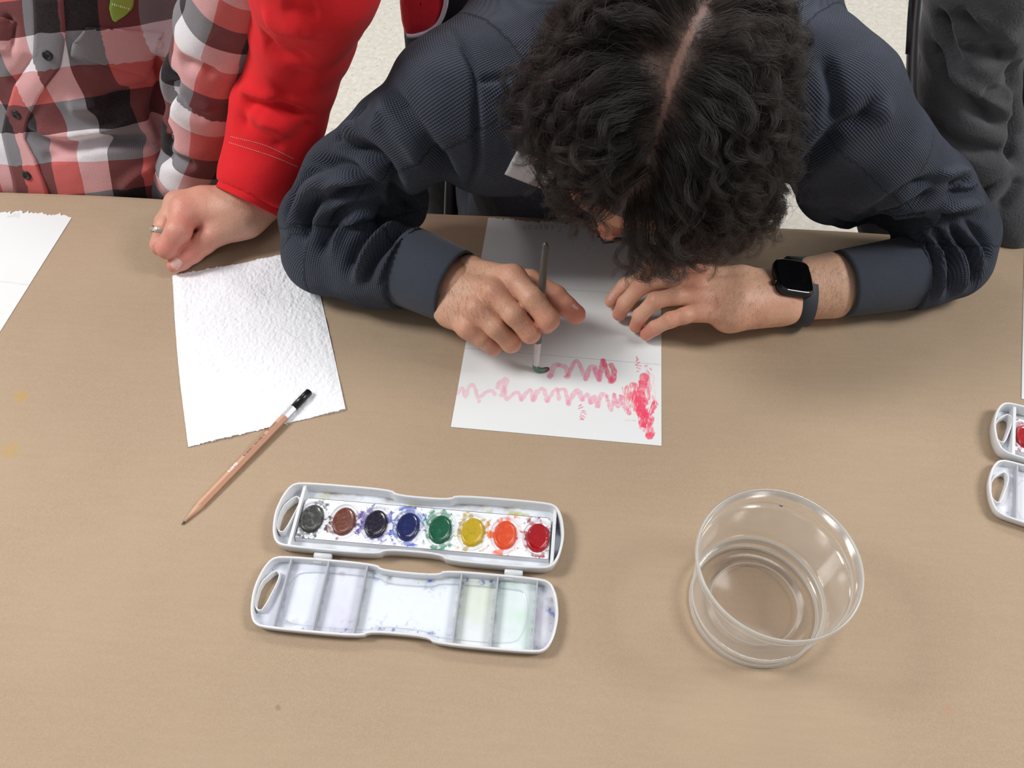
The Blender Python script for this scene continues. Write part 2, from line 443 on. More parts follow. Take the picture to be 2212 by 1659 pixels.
LET = {'n': [[(0, .6), (0, 0)], [(0, .45), (.2, .6), (.4, .5), (.42, 0)]], 'o': [[(.25, .6), (.02, .4), (.05, .1), (.3, 0), (.5, .2), (.48, .45), (.25, .6)]],
       'r': [[(0, .6), (.02, 0)], [(.02, .4), (.15, .58), (.32, .55)]], 'e': [[(0, .3), (.4, .35), (.35, .58), (.15, .6), (0, .35), (.08, .05), (.4, .05)]],
       'm': [[(0, .6), (0, 0)], [(0, .5), (.15, .6), (.25, .5), (.25, 0)], [(.25, .5), (.42, .6), (.52, .5), (.55, 0)]],
       'a': [[(.4, .55), (.15, .6), (0, .3), (.1, .02), (.3, .1), (.42, .5)], [(.42, .6), (.42, .15), (.52, 0)]],
       'C': [[(.6, .95), (.3, 1.05), (.02, .6), (.1, .1), (.4, -.02), (.62, .12)]], 'N': [[(0, 0), (.02, 1), (.5, 0), (.52, 1)]], ':': [[(.05, .1), (.08, .12)], [(.05, .45), (.08, .47)]]}
def pencil_text(S, txt, x0, y0, sx, sy, slope, gap=.32, al=.6, col=(90, 92, 98), squeeze=1.):
    X = 0.
    for ch in txt:
        if ch == ' ': X += .5; continue
        wch = max(max(p[0] for p in st) for st in LET[ch])
        for st in LET[ch]:
            dab(S.C, S.P, S.px([(x0-(X+p[0])*sx, y0+p[1]*sy-(X+p[0])*sx*slope) for p in st]), .00038, col, al, edge=.1, soft=.7)
        X += wch+gap
# the painted sheet
S = Sheet((-.0841, .4245), -.0375, .1934, .2838, .00043)
zz = lambda L, k=4.809, x0=980, y0=740: [(x0+x/k, y0+y/k) for x, y in L]
def stroke(pts, wz, col, al, **k):
    p = S.px(catmull(zz(pts), 3)) if len(pts) > 1 else S.px(zz(pts)); dab(S.C, S.P, p, wz/4.809/2350, col, min(1, al*1.08), **k)
for k_, (pts, wz, al) in enumerate([([(1005, 350), (1050, 240), (1085, 235)], 34, .42), ([(1085, 238), (1165, 262), (1190, 345), (1175, 365)], 30, .42), ([(1185, 350), (1262, 198), (1305, 225), (1370, 388)], 25, .55),
        ([(1370, 385), (1420, 258), (1468, 262)], 30, .55), ([(1468, 285), (1510, 390)], 34, .7), ([(1512, 385), (1548, 190)], 30, .75)]):
    stroke(pts, wz, (232, 126, 158), al*1.15, edge=.16, soft=.14, seed=k_)
stroke([(1555, 190), (1600, 330), (1640, 400)], 32, (226, 78, 112), .85, edge=.2, seed=11)
stroke([(1640, 235), (1665, 300), (1660, 395), (1630, 410)], 34, (226, 82, 118), .85, edge=.2, seed=12)
stroke([(1000, 345)], 40, (214, 96, 130), .5, edge=.4, seed=3)
stroke([(1172, 350)], 30, (214, 96, 130), .5, edge=.4, seed=4)
low = [[(40, 530), (95, 478), (120, 572), (160, 462), (205, 442), (240, 540), (265, 615)], [(290, 560), (350, 515), (400, 505), (432, 545)], [(455, 470), (500, 400), (545, 390), (525, 470), (500, 550)], [(530, 480), (550, 600), (610, 540), (668, 520), (705, 602)],
       [(705, 600), (762, 520), (805, 505), (828, 605)], [(828, 600), (880, 505), (935, 495), (975, 612)], [(975, 610), (1040, 505), (1080, 485), (1090, 590)], [(1085, 500), (1150, 495), (1195, 645)], [(1195, 640), (1250, 525), (1292, 505), (1340, 600)],
       [(1340, 600), (1385, 535), (1420, 632)], [(1420, 630), (1462, 560), (1495, 662)], [(1495, 660), (1542, 540), (1590, 560)], [(1590, 560), (1635, 705), (1668, 540)], [(1668, 545), (1710, 665), (1740, 560)], [(1740, 560), (1790, 700), (1815, 735)]]
for k_, L in enumerate(low): stroke(L, 22+7*((k_*37) % 3)/2, (234, 148, 176) if k_ < 12 else (234, 124, 156), .46+.02*k_, edge=.3, dry=(0 if k_ < 11 else .1), soft=.18, seed=20+k_)
red = (238, 74, 108)
for k_, (L, wz, al, dry) in enumerate([([(1812, 470), (1830, 560), (1850, 660)], 36, .75, .2), ([(1860, 445), (1875, 560), (1890, 700)], 40, .8, .25), ([(1900, 520), (1925, 740)], 42, .75, .15), ([(1985, 350), (1955, 480), (1960, 620), (1965, 740)], 52, .95, 0),
        ([(2010, 360), (2040, 520), (2060, 620)], 28, .55, .35), ([(2085, 640), (2050, 700), (2000, 770)], 42, .9, .05), ([(1930, 640), (1970, 760), (1990, 840)], 58, .9, .05), ([(2000, 740), (2040, 780)], 50, .9, .05), ([(1960, 800), (1955, 860)], 40, .85, .1),
        ([(2000, 800), (2025, 880), (2045, 950)], 46, .8, .1), ([(2035, 975), (2050, 960)], 40, .95, 0), ([(1945, 885), (1975, 905)], 32, .5, .1), ([(2062, 812), (2050, 840)], 26, .8, 0), ([(2015, 470), (2020, 640)], 20, .7, .3), ([(1895, 440), (1905, 600)], 22, .7, .4),
        ([(2060, 330), (2090, 480), (2100, 620)], 18, .3, .75), ([(1990, 240), (2010, 330)], 16, .4, .5), ([(1760, 480), (1790, 600), (1830, 740)], 22, .55, .35), ([(1780, 810), (1890, 812)], 8, .4, .3)]):
    stroke(L, wz, red, al, edge=.28, dry=dry, soft=.2, seed=60+k_, dryvec=(.1, 1))
for L in [[(1300, 665), (1325, 648)], [(1298, 690), (1340, 672)], [(1330, 712), (1362, 714)], [(1325, 732), (1368, 728)], [(1320, 752), (1365, 782)], [(1312, 770), (1345, 800)], [(1312, 800), (1348, 803)], [(1360, 745), (1375, 750)],
          [(1900, 150), (1905, 190)], [(1895, 200), (1918, 175)], [(1890, 235), (1930, 205)], [(1900, 238), (1945, 245)], [(1905, 262), (1935, 275)], [(1903, 305), (1918, 300)], [(1985, 245), (2015, 242)], [(2040, 270), (2055, 290)], [(2020, 300), (2035, 330)]]:
    stroke(L, 9, (226, 96, 128), .7, edge=.3, seed=len(L)+int(L[0][0]))
dab(S.C, S.P, S.px([(1000, 752.5), (1428, 788.5)]), .0004, (96, 98, 100), .6, edge=.05, soft=.8)
dab(S.C, S.P, S.px([(1020, 612), (1428, 641)]), .0004, (96, 98, 100), .55, edge=.05, soft=.8)
pencil_text(S, 'Name:', 1262, 484, 10.5, 10, -.05, .22, .75)
pencil_text(S, 'Cameron', 1212, 485.5, 13, 15, -.02, .5, .95)
o = S.build('painted_sheet', paper_m.m, 0, .0035)
tag(o, 'white sheet with pink zigzag paint strokes under the painting hand', 'paper')
# blank sheet at the left edge
S2 = Sheet((0, 0), -.0467, .1934, .2838, .0009)
cr = A(*T(157, 468, 0)[:2]); S2.o = cr-S2.e1*S2.W-S2.e2*S2.L
dab(S2.C, S2.P, S2.px([(-150, 590), (68, 617)]), .0006, (150, 152, 170), .45, edge=.05, soft=.8)
pencil_text(S2, 'Name:', 42, 462, 9, 10, -.1, .25, .35)
o = S2.build('blank_sheet', paper_m.m, 0, .0045)
tag(o, 'blank white sheet with a torn edge in front of the plaid shirt', 'paper')
# sheet at the right edge, mostly out of the picture
S3 = Sheet((0, 0), -.297, .1934, .2838, .002); S3.o = A(*T(2206, 862, 0)[:2])
o = S3.build('cut_off_sheet', paper_m.m, 0, .003); tag(o, 'cream sheet cut off by the right edge above the second paint set', 'paper')
# paper towel
towel_m = M('paper_towel', (243, 244, 249), .95, Specular_IOR_Level=.1)
vo = towel_m.n('TexVoronoi', {'Vector': towel_m.pos(), 'Scale': 330.}).outputs[0]
towel_m.bump(towel_m.math('ADD', towel_m.math('MULTIPLY', vo, -1.), towel_m.math('MULTIPLY', towel_m.noise(160, 2), .9)), .55, .0010)
q = [T(*p, 0) for p in ((407, 966), (747, 886), (668, 541), (373, 598))]
n1, n2 = 200, 240; u, v = np.meshgrid(np.linspace(0, 1, n1), np.linspace(0, 1, n2), indexing='ij'); u = u.ravel(); v = v.ravel()
V = ((1-u)*(1-v))[:, None]*q[0]+(u*(1-v))[:, None]*q[1]+(u*v)[:, None]*q[2]+((1-u)*v)[:, None]*q[3]
ex = (q[1]-q[0])/np.linalg.norm(q[1]-q[0]); ey = (q[3]-q[0])/np.linalg.norm(q[3]-q[0])
V += ex*(-.0022*np.sin(math.pi*v)*(1-u))[:, None]+ex*(.0008*np.sin(math.pi*v)*u)[:, None]
nick = .0009*np.maximum(0, fbm(np.c_[u, u*0], 60, 2, 31))
V += ey*(-(nick+.0002*fbm(np.c_[u, u*0], 300, 2, 2))*(v < .004))[:, None]+ey*((nick*1.3)*(v > .996))[:, None]
edge = np.minimum(np.minimum(u, 1-u), np.minimum(v, 1-v)); 
V[:, 2] = TZ+.0012+.0012*np.clip(edge*14, 0, 1)+.0009*fbm(np.c_[u, v], 4, 3, 5)+.0004*fbm(np.c_[u, v], 60, 2, 6)
I = np.arange(n1*n2).reshape(n1, n2); F = np.stack([I[:-1, :-1], I[1:, :-1], I[1:, 1:], I[:-1, 1:]], -1).reshape(-1, 4)
rim = np.r_[I[0, ::-1], I[1:, 0], I[-1, 1:], I[-2::-1, -1]]; V2 = V[rim].copy(); V2[:, 2] = TZ+.0001
F2 = np.array([(rim[i], rim[i+1], len(V)+i+1, len(V)+i) for i in range(len(rim)-1)])
o = mesh('paper_towel', np.r_[V, V2], np.r_[F, F2], towel_m.m); tag(o, 'white embossed paper towel lying beside the red sleeved hand', 'paper towel')

# ================================================================ PENCIL
def frame(a, b, up):
    x = (b-a)/np.linalg.norm(b-a); z = up-x*(up@x); z /= np.linalg.norm(z); return x, np.cross(z, x), z
def prism(a, b, r0, r1, n, up, rot=0.):
    x, y, z = frame(a, b, up); V = []; F = []
    for p, r in ((a, r0), (b, r1)):
        for k in range(n):
            t = 2*math.pi*k/n+rot; V.append(p+r*(math.cos(t)*z+math.sin(t)*y))
    F = [(k, (k+1) % n, n+(k+1) % n, n+k) for k in range(n)]+[tuple(range(n))[::-1], tuple(range(n, 2*n))]
    return V, F
wood = M('pencil_wood', (198, 150, 122), .5)
mp = wood.n('Mapping', {'Vector': wood.pos(), 'Scale': (300, 300, 300)}).outputs[0]
wood.l(wood.mix(wood.math('MULTIPLY', wood.noise(1., 4, mp), .5), c4((208, 160, 132)), c4((180, 128, 100))), 'Base Color')
shav = plain('sharpened_wood', (206, 164, 136), .8)
r = .0037; up = np.array([0, -.45, .9]); up /= np.linalg.norm(up)
a = T(393, 1133, .0012); bnd = T(613, 899, .0045); c_ = T(634, 881, .0050); e = T(669, 845, .0058)
d = (e-a)/np.linalg.norm(e-a); bnd = a+d*((bnd-a)@d); c_ = a+d*((c_-a)@d); a1 = a+d*.0032; a2 = a+d*.022
t = thing('pencil', tuple(A(*a)), 'natural wood pencil with silver band and black cap, tip towards the paint set', 'pencil')
mesh('lead', *prism(a, a1, .0004, .0011, 10, up), plain('graphite', (70, 70, 72), .4), t)
mesh('sharpened_tip', *prism(a1, a2, .0011, r*.97, 12, up), shav, t)
mesh('barrel', *prism(a2-d*.001, bnd, r, r, 6, up), wood.m, t, smooth=False)
mesh('band', *prism(bnd, c_, r*1.02, r*1.0, 6, up), plain('silver_paint', (205, 208, 214), .35, Metallic=.4), t, smooth=False)
mesh('end_cap', *tube([c_, e-d*.0008, e], r*.98, 20, rs=[r*.98, r*.98, r*.72]), plain('black_lacquer', (22, 22, 24), .22), t)
x_, y_, z_ = frame(a2, bnd, up)
fn = math.cos(math.pi/6)*z_+math.sin(math.pi/6)*y_; 
if fn[0] > 0: fn = math.cos(math.pi/6)*z_-math.sin(math.pi/6)*y_
ty_ = np.cross(fn, x_)
def text(name, s, org, X, Y, size, mat, parent, ext=.00003, sq=1.):
    cu = bpy.data.curves.new(name, 'FONT'); cu.body = s; cu.size = size; cu.extrude = ext; cu.align_x = 'LEFT'; cu.align_y = 'CENTER'
    cu.materials.append(mat); o = bpy.data.objects.new(name, cu); link(o, parent); bpy.context.view_layer.update()
    me = bpy.data.meshes.new_from_object(o.evaluated_get(bpy.context.evaluated_depsgraph_get())); bpy.data.objects.remove(o)
    o = bpy.data.objects.new(name, me); link(o, parent)
    Z = np.cross(X, Y); o_ = np.array(org)-np.array(OFF[parent.name])
    mm = Matrix.Identity(4)
    for i in range(3): mm[i][0] = X[i]*sq; mm[i][1] = Y[i]; mm[i][2] = Z[i]; mm[i][3] = o_[i]
    o.matrix_local = mm; return o
ap = r*math.cos(math.pi/6); ink = plain('dark_print', (70, 45, 45), .5); whi = plain('white_print', (250, 250, 250), .5)
def onp(px, py):   # parameter along pencil axis closest to a pixel
    p = T(px, py, .005); return a+d*((p-a)@d)
tx_ = text('lettering', 'KIIMB', onp(494, 1021)+fn*(ap+.00005), x_, ty_, .0049, whi, t, sq=.92)
text('lettering', '05450007', onp(577, 932)+fn*(ap+.00005), x_, ty_, .0042, ink, t, sq=.72)
bars = []; s = 0.; s1_ = onp(527, 986); L = np.linalg.norm(onp(571, 941)-s1_); VV = []; FF = []
while s < L:
    wd = random.choice([.0002, .0002, .00035, .0005]); h0, h1 = -.0014, .0014
    q = [s1_+x_*s+fn*(ap+.00006)+ty_*h0, s1_+x_*(s+wd)+fn*(ap+.00006)+ty_*h0, s1_+x_*(s+wd)+fn*(ap+.00006)+ty_*h1, s1_+x_*s+fn*(ap+.00006)+ty_*h1]
    FF.append(tuple(range(len(VV), len(VV)+4))); VV += q; s += wd+random.choice([.0002, .0003, .0005])
mesh('barcode', VV, FF, ink, t, smooth=False)

# ================================================================ PAINT SETS
plas = M('white_plastic', (222, 223, 226), .35, Coat_Weight=.2)
plas.l(plas.mix(plas.ramp(plas.noise(260, 4), [(.62, (0, 0, 0)), (.74, (.35, .35, .35))]), c4((224, 225, 228)), c4((180, 180, 192))), 'Base Color')
divm = plain('shaded_divider', (176, 178, 184), .4)  # divider shadow is put into this grey, darker than the white plastic
stain = M('stained_plastic', rough=.3, Coat_Weight=.25); stain.l(stain.attr('stain'), 'Base Color')
def chaikin(P, it=2, f=.22):
    P = np.asarray(P, float)
    for _ in range(it):
        Q = np.roll(P, -1, 0); P = np.stack([P*(1-f)+Q*f, P*f+Q*(1-f)], 1).reshape(-1, 2)
    return P
half = [(2.25, 2.6), (2.85, 3.09), (10.6, 3.09), (11.5, 2.75), (12.0, 1.7), (12.25, 0)]
OUT = half+[(x, -y) for x, y in half[::-1][1:]]+[(-x, -y) for x, y in half]+[(-x, y) for x, y in half[::-1][1:]]
OUT = np.array(OUT)[::-1]*.01
def inset(P, d):
    n = len(P); Q = []
    for i in range(n):
        a, b, c = P[i-1], P[i], P[(i+1) % n]; t = c-a; t = t/np.linalg.norm(t); Q.append(b+d*np.array([-t[1], t[0]]))
    return np.array(Q)
OUTL = chaikin(OUT, 2); 
if ((OUTL[:, 0]*np.roll(OUTL[:, 1], -1)-np.roll(OUTL[:, 0], -1)*OUTL[:, 1]).sum()) < 0: OUTL = OUTL[::-1]
HOLE = chaikin(np.array([(-10.58, 1.6), (-10.95, 1.75), (-11.82, .6), (-11.82, -1.1), (-11.45, -1.55), (-11.1, -1.5), (-10.55, .9)])*.01, 1)
if ((HOLE[:, 0]*np.roll(HOLE[:, 1], -1)-np.roll(HOLE[:, 0], -1)*HOLE[:, 1]).sum()) < 0: HOLE = HOLE[::-1]
def loft(loops, close=False):
    n = len(loops[0][0]); V = []; F = []
    for P, z in loops: V += [(x, y, z) for x, y in P]
    for k in range(len(loops)-1):
        for i in range(n): F.append((k*n+i, k*n+(i+1) % n, (k+1)*n+(i+1) % n, (k+1)*n+i))
    return V, F
def shell(h, w=.0021):
    V, F = loft([(inset(OUTL, .0028), .0004), (inset(OUTL, .0010), .0022), (inset(OUTL, .0004), h*.55), (OUTL, h-.0006), (inset(OUTL, .0004), h), (inset(OUTL, w-.0005), h), (inset(OUTL, w), h-.0006), (inset(OUTL, w+.0006), .0018)])
    V2, F2 = loft([(inset(HOLE, .0001), .0004), (inset(HOLE, -.0001), h*.72), (inset(HOLE, -.0004), h*.75), (inset(HOLE, -.0010), h*.75), (inset(HOLE, -.0013), h*.72), (inset(HOLE, -.0016), .0018)])
    n = len(V); V += V2; F += [tuple(i+n for i in f)[::-1] for f in F2]
    return V, F
def floor_grid(res, colf, hf=None, poly=None, hole=True, lo=(-.123, -.031), hi=(.123, .031)):
    poly = inset(OUTL, .0012) if poly is None else poly
    nx, ny = int((hi[0]-lo[0])/res)+1, int((hi[1]-lo[1])/res)+1
    x, y = np.meshgrid(np.linspace(lo[0], hi[0], nx), np.linspace(lo[1], hi[1], ny), indexing='ij'); P = np.c_[x.ravel(), y.ravel()]
    ok = inside(P, poly)
    if hole: ok &= ~inside(P, inset(HOLE, -.0006))
    I = np.arange(nx*ny).reshape(nx, ny); F = np.stack([I[:-1, :-1], I[1:, :-1], I[1:, 1:], I[:-1, 1:]], -1).reshape(-1, 4); F = F[ok[F].all(1)]
    z = np.full(len(P), .002) if hf is None else hf(P)
    C = colf(P); used = np.unique(F); mp = np.full(len(P), -1); mp[used] = np.arange(len(used))
    return np.c_[P, z][used], mp[F], C[used]
WHT = A(*lin((229, 234, 242)))
def blend(C, a, col): a = np.clip(a, 0, 1)[:, None]; return C*(1-a)+A(*lin(col))*a
RIBS = [-.0985, -.0675, -.0355, .0420, .0715, .1035]
INNER = chaikin(np.array([(-8.9, 2.2), (-9.55, 1.2), (-9.7, -.6), (-9.35, -2.0), (-8.6, -2.35), (-2.6, -2.3), (-1.8, -1.85), (1.9, -1.85), (2.7, -2.35), (8.9, -2.35), (9.6, -1.2), (9.8, .4), (9.4, 2.0), (8.8, 2.2), (2.7, 2.2), (1.9, 1.75), (-1.8, 1.7), (-2.5, 2.2)])*.01, 2)
def lid_h(P): return .002-.0006*np.clip(pdist(P, INNER)/.0006, 0, 1)*inside(P, INNER)
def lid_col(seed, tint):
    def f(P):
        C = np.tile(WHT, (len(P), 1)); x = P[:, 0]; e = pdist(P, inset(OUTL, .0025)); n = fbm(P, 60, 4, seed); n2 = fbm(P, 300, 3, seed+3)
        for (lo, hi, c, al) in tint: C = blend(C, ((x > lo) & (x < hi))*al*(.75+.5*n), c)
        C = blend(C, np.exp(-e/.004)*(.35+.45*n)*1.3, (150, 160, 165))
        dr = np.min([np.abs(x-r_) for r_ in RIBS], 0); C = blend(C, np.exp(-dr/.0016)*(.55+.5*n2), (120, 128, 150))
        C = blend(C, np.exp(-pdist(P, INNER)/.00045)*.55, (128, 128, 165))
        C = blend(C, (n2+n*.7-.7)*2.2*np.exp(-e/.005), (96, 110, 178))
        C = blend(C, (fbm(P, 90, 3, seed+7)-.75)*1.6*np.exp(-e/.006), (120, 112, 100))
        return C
    return f
PANS = [(-.0912+.02735*i, -.0005) for i in range(8)]
def card_h(P):
    z = np.full(len(P), .0078)
    for cx, cy in PANS:
        q = np.hypot((P[:, 0]-cx)/.0131, (P[:, 1]-cy)/.0163)
        z += .0006*np.exp(-((q-1)/.045)**2)-.0011*np.clip((.97-q)/.10, 0, 1)
    return z
def card_col(seed, cols):
    def f(P):
        C = np.tile(A(*lin((238, 241, 247))), (len(P), 1)); n = fbm(P, 350, 4, seed); n2 = fbm(P, 900, 3, seed+4); n3 = fbm(P, 120, 3, seed+9)
        for (cx, cy), (c, sp) in zip(PANS, cols):
            q = np.hypot((P[:, 0]-cx)/.0131, (P[:, 1]-cy)/.0163)
            C = blend(C, np.clip((1.12-q)*3, 0, 1)*np.clip((n+n3*.9-(.62-sp))*2.2, 0, 1)*.9*(q < 1.4), c)
            C = blend(C, np.exp(-((q-1.12)/.16)**2)*np.clip((n*1.1+n3-(1.05-sp*.9))*3.5, 0, 1)*.9, c)
            C = blend(C, np.clip((n2-1.0)*5, 0, 1)*np.exp(-np.abs(q-1.2)/.3)*.6, c)
            C = blend(C, np.exp(-((q-1.03)/.03)**2)*.22, (150, 155, 175))
        return C
    return f
def cake_mat(name, col, hi, rough):
    mm = M(name, col, rough, Coat_Weight=.5, Coat_Roughness=.12)
    mm.l(mm.mix(mm.ramp(mm.noise(240, 4), [(.5, (0, 0, 0)), (.72, (.55, .55, .55))]), c4(col), c4(hi)), 'Base Color')
    mm.bump(mm.math('ADD', mm.noise(260, 2), mm.math('MULTIPLY', mm.noise(1300, 2), .05)), .32, .0012); return mm.m
CAKES = [('black', (34, 35, 37), (120, 118, 112), .5), ('brown', (98, 44, 28), (140, 88, 66), .35), ('violet', (24, 18, 38), (58, 48, 72), .2), ('dark blue', (18, 28, 82), (30, 50, 120), .2),
         ('green', (16, 84, 58), (40, 112, 84), .2), ('yellow', (192, 160, 20), (120, 130, 30), .35), ('orange', (214, 72, 28), (226, 110, 70), .4), ('red', (158, 16, 28), (196, 24, 36), .15)]
def cake(cx, cy):
    V = []; F = []; R = 14; K = 36
    for i in range(R+1):
        f = i/R
        for k in range(K):
            t = 2*math.pi*k/K; z = .0088-.0008*(1-f**2)*.3+(.0006*math.exp(-((f-.86)/.1)**2)) - (.0024*max(0, (f-.9)/.1)**1.5)
            V.append((cx+f*.0099*math.cos(t), cy+f*.0134*math.sin(t), z))
    for i in range(R):
        for k in range(K): F.append((i*K+k, (i+1)*K+k, (i+1)*K+(k+1) % K, i*K+(k+1) % K))
    return V, F
def xf(o, loc, ang): o.location = loc; o.rotation_euler = (0, 0, ang)
def paint_set(label, ctr_tray, ctr_lid, ang, seed, tint, order, spl, lab=True):
    t = thing('paint_set', (*ctr_tray, TZ), label, 'paint set'); OFF[t.name] = (0, 0, 0); t.rotation_euler = (0, 0, ang)
    e1 = A(math.cos(ang), math.sin(ang)); e2 = A(-e1[1], e1[0]); dl = A(*ctr_lid)-A(*ctr_tray); dx, dy = dl@e1, dl@e2
    ht, hl = .0135, .0095
    tr = mesh('tray', *shell(ht), plas.m, t); OFF[tr.name] = (0, 0, 0)
    def tcol(P):
        C = np.tile(WHT, (len(P), 1)); e = pdist(P, inset(OUTL, .0025)); n = fbm(P, 70, 4, seed+1)
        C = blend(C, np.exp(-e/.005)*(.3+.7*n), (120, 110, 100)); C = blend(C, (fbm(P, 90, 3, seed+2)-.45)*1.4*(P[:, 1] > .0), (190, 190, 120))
        return blend(C, (P[:, 0] > .1132)*(.5+n), (60, 60, 90))
    V, F, C = floor_grid(.0007, tcol); mesh('tray_floor', V, F, stain.m, tr, cols={'stain': C})
    for x in (-.1035, .1132):
        o = mesh('cross_wall', *box((x-.0014, -(.0295 if x < 0 else .0255), .002), (x+.0014, (.0295 if x < 0 else .0255), ht-.0022)), plas.m, tr, smooth=False); bev(o, .0004)
    cp = np.array([(-.1008, .0155), (-.0985, .0185), (.1080, .0185), (.1105, .0160), (.1108, -.0195), (-.1012, -.0195)])
    V, F, C = floor_grid(.00042, card_col(seed, [({3: (40, 84, 190), 4: (40, 140, 100), 6: (246, 100, 50)}.get(k, CAKES[k][1]) if k not in (2, ) else (92, 70, 170), s_) for k, s_ in zip(order, spl)]), card_h, cp[::-1], False, (-.102, -.02), (.1113, .019))
    cardo = mesh('pan_strip', V, F, stain.m, t, cols={'stain': C})
    sv, sf = loft([(cp[::-1], .0079), (inset(cp[::-1], -.0002), .002)]); mesh('strip_side', sv, [f[::-1] for f in sf], plas.m, cardo, smooth=False)
    for k, (cx, cy) in zip(order, PANS):
        nm, col, hi, ro = CAKES[k]; o = mesh('paint_cake', *cake(cx, cy), bpy.data.materials.get(nm+' paint') or cake_mat(nm+' paint', col, hi, ro), t); o['label'] = nm+' oval paint cake'
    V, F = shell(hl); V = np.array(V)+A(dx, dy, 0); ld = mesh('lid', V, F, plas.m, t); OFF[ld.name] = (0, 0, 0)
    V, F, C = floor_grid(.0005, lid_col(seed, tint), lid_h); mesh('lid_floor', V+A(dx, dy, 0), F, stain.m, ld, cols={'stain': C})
    for x in RIBS:
        o = mesh('divider', *box((dx+x-.0006, dy-.0288, .0015), (dx+x+.0006, dy+.0288, hl-.0008)), divm, ld, smooth=False)
    yh = dy/2
    for x in (-.0745, .0830):
        V, F = tube([(x-.0075, yh+.0008, .0062), (x-.0068, yh+.0008, .0062), (x, yh+.0008, .0062), (x+.0068, yh+.0008, .0062), (x+.0075, yh+.0008, .0062)], .0028, 16, rs=[.0018, .0028, .0028, .0028, .0018])
        o = mesh('hinge', V, F, plas.m, t)
        for s_ in (-1, 1):
            bx = box((x-.0034+s_*.0034, yh-.0005+min(0, s_*.005), .0040), (x+.0034+s_*.0034, yh+.0015+max(0, s_*.005), .0068)); mesh('hinge_leaf', *bx, plas.m, o, smooth=False)
    return t
tintA = [(-.123, -.0985, (205, 205, 225), .5), (-.0985, -.0675, (212, 218, 236), .6), (-.0675, -.0355, (214, 212, 232), .6), (-.0355, .042, (236, 244, 252), .5), (.042, .0715, (216, 226, 205), .75), (.0715, .1035, (204, 230, 214), .75), (.1035, .13, (190, 175, 195), .5)]
paint_set('open white watercolour set with eight pans, in the foreground', (-.0988, .3177), (-.1011, .2505), -.0250, 3, tintA, range(8), [.62, .45, .75, .92, .75, .95, .78, .55])
p0 = T(2144, 915, .012)[:2]; q0, q1 = T(2158, 1109, .004), T(2211, 1125, .004); an = math.atan2(*(q1-q0)[:2][::-1]); e1 = A(math.cos(an), math.sin(an)); e2 = A(-e1[1], e1[0])
ct = A(*p0)+e1*.1225; lp = A(*T(2134, 1042, .009)[:2])+e1*.1225
paint_set('open white paint set cut off by the right edge of the picture', ct, lp, an, 41, [(-.123, .13, (240, 232, 238), .4)], (7, 6, 5, 4, 3, 2, 1, 0), [.9, .6, .6, .6, .6, .6, .6, .6])

# ================================================================ WATER CUP
def lathe(prof, n=96):
    V = []; F = []
    for r_, z in prof:
        for k in range(n): t = 2*math.pi*k/n; V.append((r_*math.cos(t), r_*math.sin(t), z))
    for i in range(len(prof)-1):
        for k in range(n): F.append((i*n+k, i*n+(k+1) % n, (i+1)*n+(k+1) % n, (i+1)*n+k))
    return V, F
def clear(name, tintc, haze, ior=1.45, rough=.08, spec=1.):
    mm = bpy.data.materials.new(name); mm.use_nodes = True; t = mm.node_tree; t.nodes.clear(); nn = t.nodes.new; L = t.links.new
    out = nn('ShaderNodeOutputMaterial'); tr = nn('ShaderNodeBsdfTransparent'); tr.inputs[0].default_value = (*tintc, 1)
    gl = nn('ShaderNodeBsdfGlossy'); gl.inputs['Roughness'].default_value = rough; gl.inputs[0].default_value = (1, 1, 1, 1)
    df = nn('ShaderNodeBsdfDiffuse'); df.inputs[0].default_value = (.82, .82, .80, 1); tl = nn('ShaderNodeBsdfTranslucent'); tl.inputs[0].default_value = (.82, .82, .80, 1)
    m0 = nn('ShaderNodeMixShader'); L(df.outputs[0], m0.inputs[1]); L(tl.outputs[0], m0.inputs[2])
    lw = nn('ShaderNodeLayerWeight'); lw.inputs[0].default_value = .35
    hz = nn('ShaderNodeMath'); hz.operation = 'MULTIPLY_ADD'; L(lw.outputs['Facing'], hz.inputs[0]); hz.inputs[1].default_value = haze*2.5; hz.inputs[2].default_value = haze*.6; hz.use_clamp = True
    m1 = nn('ShaderNodeMixShader'); L(hz.outputs[0], m1.inputs[0]); L(tr.outputs[0], m1.inputs[1]); L(m0.outputs[0], m1.inputs[2])
    fr = nn('ShaderNodeFresnel'); fr.inputs[0].default_value = ior; fs = nn('ShaderNodeMath'); fs.operation = 'MULTIPLY'; L(fr.outputs[0], fs.inputs[0]); fs.inputs[1].default_value = spec
    m2 = nn('ShaderNodeMixShader'); L(fs.outputs[0], m2.inputs[0]); L(m1.outputs[0], m2.inputs[1]); L(gl.outputs[0], m2.inputs[2]); L(m2.outputs[0], out.inputs[0]); return mm
pp = clear('clear_plastic', (.975, .965, .95), .11, spec=.32, rough=.16); rimm = clear('rim_plastic', (.94, .94, .94), .58, rough=.2, spec=.6); wat = clear('water', (.97, .95, .94), .015, 1.33, .02, .9)
cc = A(.1762, .2709); t = thing('plastic_cup', (*cc, TZ), 'clear round plastic tub half a hand high holding a little water', 'cup'); OFF[t.name] = (0, 0, 0)
mesh('wall', *lathe([(.0490, .0015), (.0506, .003), (.0512, .010), (.0530, .030), (.0556, .058), (.0562, .0665), (.0572, .0675), (.0580, .0795)]), pp, t)
o = mesh('base', *lathe([(.0003, .0032), (.032, .0032), (.0335, .0042), (.0350, .0042), (.0362, .0022), (.0455, .0016), (.0490, .0015)]), pp, t)
mesh('base_ring', *tube([(.0343*math.cos(a), .0343*math.sin(a), .0044) for a in np.linspace(0, 2*math.pi, 96, endpoint=False)], .0006, 8, True), rimm, t)
